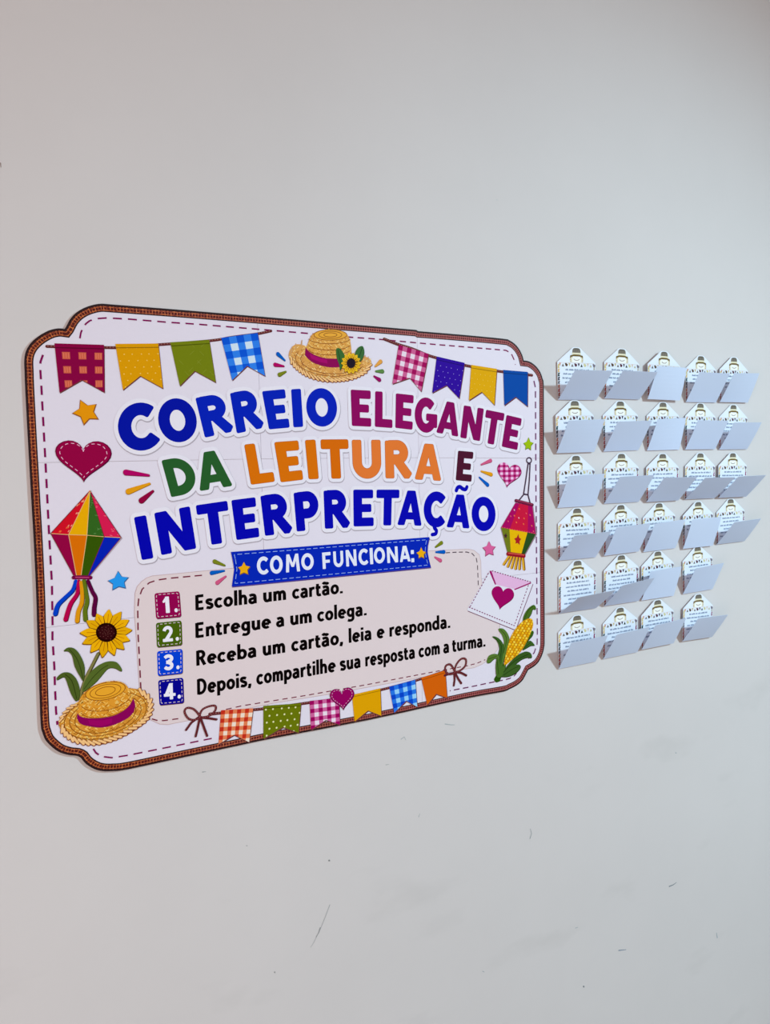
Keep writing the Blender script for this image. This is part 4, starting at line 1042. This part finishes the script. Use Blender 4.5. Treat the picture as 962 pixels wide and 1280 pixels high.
ME_PANEL = solid('back_panel', [(0, 0), (CW, 0), (CW, CH), (.058, CH+CP-.001), (.054, CH+CP), (.042, CH+CP), (.038, CH+CP-.001), (0, CH)], 0, .0004, M_CARD)
ME_PAD = solid('adhesive_pad', [(.012, .012), (.084, .012), (.084, .062), (.012, .062)], -1, 0, M_PAD)
def rect(P, x0, z0, x1, z1, col, lay=0): P.poly([(x0, z0), (x1, z0), (x1, z1), (x0, z1)], col, lay)
def mesh_of(P, name):
    o = P.build(name, None); me = o.data; bpy.data.objects.remove(o); return me
# printed border of little party flags and ribbons
P = Print(1, .0004)
cols = [(204, 150, 136), (112, 104, 100), (94, 70, 54), (196, 176, 130), (116, 104, 96), (92, 56, 66), (58, 42, 58), (56, 62, 52), (206, 196, 150), (216, 190, 170), (190, 180, 150), (120, 110, 120)]
rect(P, .003, .0684, .093, .0690, (208, 186, 178))
x = .004; k_ = 0
while x < .0905:
    wd = .0050 + .0012*(k_ % 3); c = cols[k_ % len(cols)]
    if k_ % 3 == 0: P.poly([(x, .0682), (x+wd, .0682), (x+wd*.8, .0652), (x+wd*.5, .0618), (x+wd*.2, .0652)], c)
    elif k_ % 3 == 1: P.poly([(x, .0615), (x+wd, .0615), (x+wd*.5, .0672)], c)
    else: P.poly([(x, .0675), (x+wd*.4, .0682), (x+wd, .066), (x+wd*.9, .0625), (x+wd*.3, .0618)], c)
    x += wd + .0016; k_ += 1
for x0, flip in ((.0006, 0), (.0910, 1)):
    spec = [(.058, .066, (206, 184, 120)), (.0505, .0575, (214, 176, 120)), (.043, .050, (34, 60, 54)), (.0355, .0425, (58, 50, 58)), (.029, .035, (84, 76, 84)), (.0215, .0285, (178, 110, 86)), (.014, .021, (160, 56, 52)), (.0065, .0135, (150, 70, 56)), (.001, .006, (92, 24, 34))]
    if flip: spec = [(.0565, .064, (176, 160, 140)), (.047, .056, (140, 36, 80)), (.037, .0455, (60, 40, 72)), (.026, .035, (196, 160, 140)), (.012, .024, (150, 60, 70)), (.002, .010, (90, 110, 70))]
    for z0, z1, c in spec:
        w_ = .0056 if not flip else .0044; m_ = (z0+z1)/2
        xb_ = x0 if not flip else x0
        P.poly([(xb_, z0), (xb_+w_*.9, z0+.0006), (xb_+w_*.65, m_), (xb_+w_, z1-.0003), (xb_+w_*.2, z1), (xb_+w_*.05, m_)], c)
rect(P, .0052, .001, .0908, .0018, (206, 150, 140))
ME_BORDER = mesh_of(P, 'party_border_print')
# straw hat emblem
P = Print(2, .0004); cx = .048
P.poly([(cx-.0104, .0880), (cx+.0104, .0880), (cx+.0100, .0925), (cx+.0078, .0955), (cx+.004, .0966), (cx-.004, .0966), (cx-.0078, .0955), (cx-.0100, .0925)], (104, 98, 90))
for k_ in range(5): rect(P, cx-.0092+k_*.0042, .0888, cx-.0076+k_*.0042, .0936, (140, 130, 114), 1)
rect(P, cx-.0112, .0840, cx+.0112, .0880, (224, 216, 186), 1)
P.poly([(cx-.0165, .0782), (cx-.008, .0812), (cx+.008, .0812), (cx+.0165, .0782), (cx+.0158, .0826), (cx+.0065, .0846), (cx-.0065, .0846), (cx-.0158, .0826)], (112, 92, 52), 2)
P.poly([(cx-.0150, .0700), (cx+.0150, .0700), (cx+.0172, .0745), (cx+.0150, .0800), (cx-.0150, .0800), (cx-.0172, .0745)], (220, 212, 184))
P.poly([(cx-.0108, .0698), (cx+.0108, .0698), (cx+.0122, .0765), (cx+.008, .0806), (cx-.008, .0806), (cx-.0122, .0765)], (238, 236, 228), 1)
P.un(capsules([(cx-.0068, .0758), (cx-.004, .0742), (cx, .0736), (cx+.004, .0742), (cx+.0068, .0758)], .0006, .0006), (140, 122, 116), 2)
for sx_ in (-1, 1):
    for k_ in range(3): rect(P, cx+sx_*.0152-.0011, .0706+k_*.0032, cx+sx_*.0152+.0011, .0722+k_*.0032, (176, 140, 100), 2)
ME_HAT = mesh_of(P, 'straw_hat_print')
# question text, several versions
ME_TEXT = []
for v in range(6):
    P = Print(1, .0004); random.seed(50+v)
    for r in range(6):
        z = .0555 - r*.0078; ind = (.012, .002, .0, .006, .010, .001)[(r+v) % 6] if r else .008
        x = .012 + ind; xe = .0855 - ind*random.uniform(.4, 1)
        while x < xe:
            wl = random.uniform(.005, .012)
            xe2 = min(x+wl, xe)
            xx = x
            while xx < xe2:
                cw_ = random.uniform(.0011, .0017); up = random.choice((0, 0, .0009, .0007))
                rect(P, xx, z-.0012, min(xx+cw_, xe2), z+.0013+up, (118, 130, 154)); xx += cw_+.0004
            x += wl + .0018
    ME_TEXT.append(mesh_of(P, 'question_text_print'))
random.seed(11)
ORD = ['first', 'second', 'third', 'fourth', 'fifth']
ROWN = ['top row', 'second row', 'third row', 'fourth row', 'fifth row', 'bottom row']
def add(me, name, parent, loc=(0, 0, 0)):
    o = bpy.data.objects.new(name, me); C.objects.link(o); o.parent = parent; o.location = loc; return o
def flap_mesh(aL, aR, bulge):
    nu, nv, th = 4, 8, .0003; v, f = [], []
    for side in (0, 1):
        for j in range(nv+1):
            s = j/nv
            for i in range(nu+1):
                u = i/nu; a_ = math.radians(aL + (aR-aL)*u)
                # paper leaves the crease steeply and straightens out
                aa = a_ + bulge*(1 - 2*s)*.5
                L_ = CL*s; a2 = a_ + bulge*(1-s)*.5
                y = L_*math.sin(a2); z = L_*math.cos(a2)
                nrm = (math.cos(a2), math.sin(a2))
                v.append((CW*u, -(y + (th if side else 0)*nrm[0]), z - (th if side else 0)*nrm[1]))
    N_ = (nu+1)*(nv+1)
    for j in range(nv):
        for i in range(nu):
            a_ = j*(nu+1)+i; q = [a_, a_+1, a_+nu+2, a_+nu+1]
            f.append([N_+k for k in q]); f.append(q[::-1])
    for j in range(nv):
        a_ = j*(nu+1); f.append([a_, a_+nu+1, N_+a_+nu+1, N_+a_]); b_ = a_+nu; f.append([b_, N_+b_, N_+b_+nu+1, b_+nu+1])
    for i in range(nu):
        f.append([i, N_+i, N_+i+1, i+1]); t = nv*(nu+1)+i; f.append([t, t+1, N_+t+1, N_+t])
    me = bpy.data.meshes.new('front_flap'); me.from_pydata(v, [], f); me.materials.append(M_FLAP); me.update()
    for p in me.polygons: p.use_smooth = False
    return me
for r, row in enumerate(CARDS):
    for c_, (bl, br, aL, aR, gap_) in enumerate(row):
        a_ = at(*bl, -gap_); b_ = at(*br, -gap_); mid = (a_+b_)/2
        ang = math.atan2(b_.y-a_.y, b_.x-a_.x)*.8
        org = mid - Vector((math.cos(ang), math.sin(ang)))*CW/2
        t = empty('folded_card', (org.x, -gap_, org.y)); t.rotation_euler = (0, -ang, 0)
        am = (aL+aR)/2
        state = 'nearly closed' if am < 21 else ('slightly open' if am < 29 else ('half open' if am < 40 else 'wide open'))
        where = 'last' if c_ == len(row)-1 else (ORD[c_])
        lab = 'white pointed paper card with ' + state + ' flap, ' + where + ' from the poster in the ' + ROWN[r]
        if c_ == 0: lab = 'white pointed paper card with ' + state + ' flap, nearest the poster in the ' + ROWN[r]
        tag(t, lab, 'card', 'folded question cards on the wall')
        add(ME_PANEL, 'back_panel', t); add(ME_BORDER, 'party_border_print', t); add(ME_HAT, 'straw_hat_print', t)
        add(ME_TEXT[(r*5+c_*3) % 6], 'question_text_print', t)
        pad = add(ME_PAD, 'adhesive_pad', t); pad.scale = (1, gap_, 1)
        fo = add(flap_mesh(aL, aR, math.radians(random.uniform(2, 7))), 'front_flap', t, (0, -.0004, 0))
bpy.context.view_layer.update()
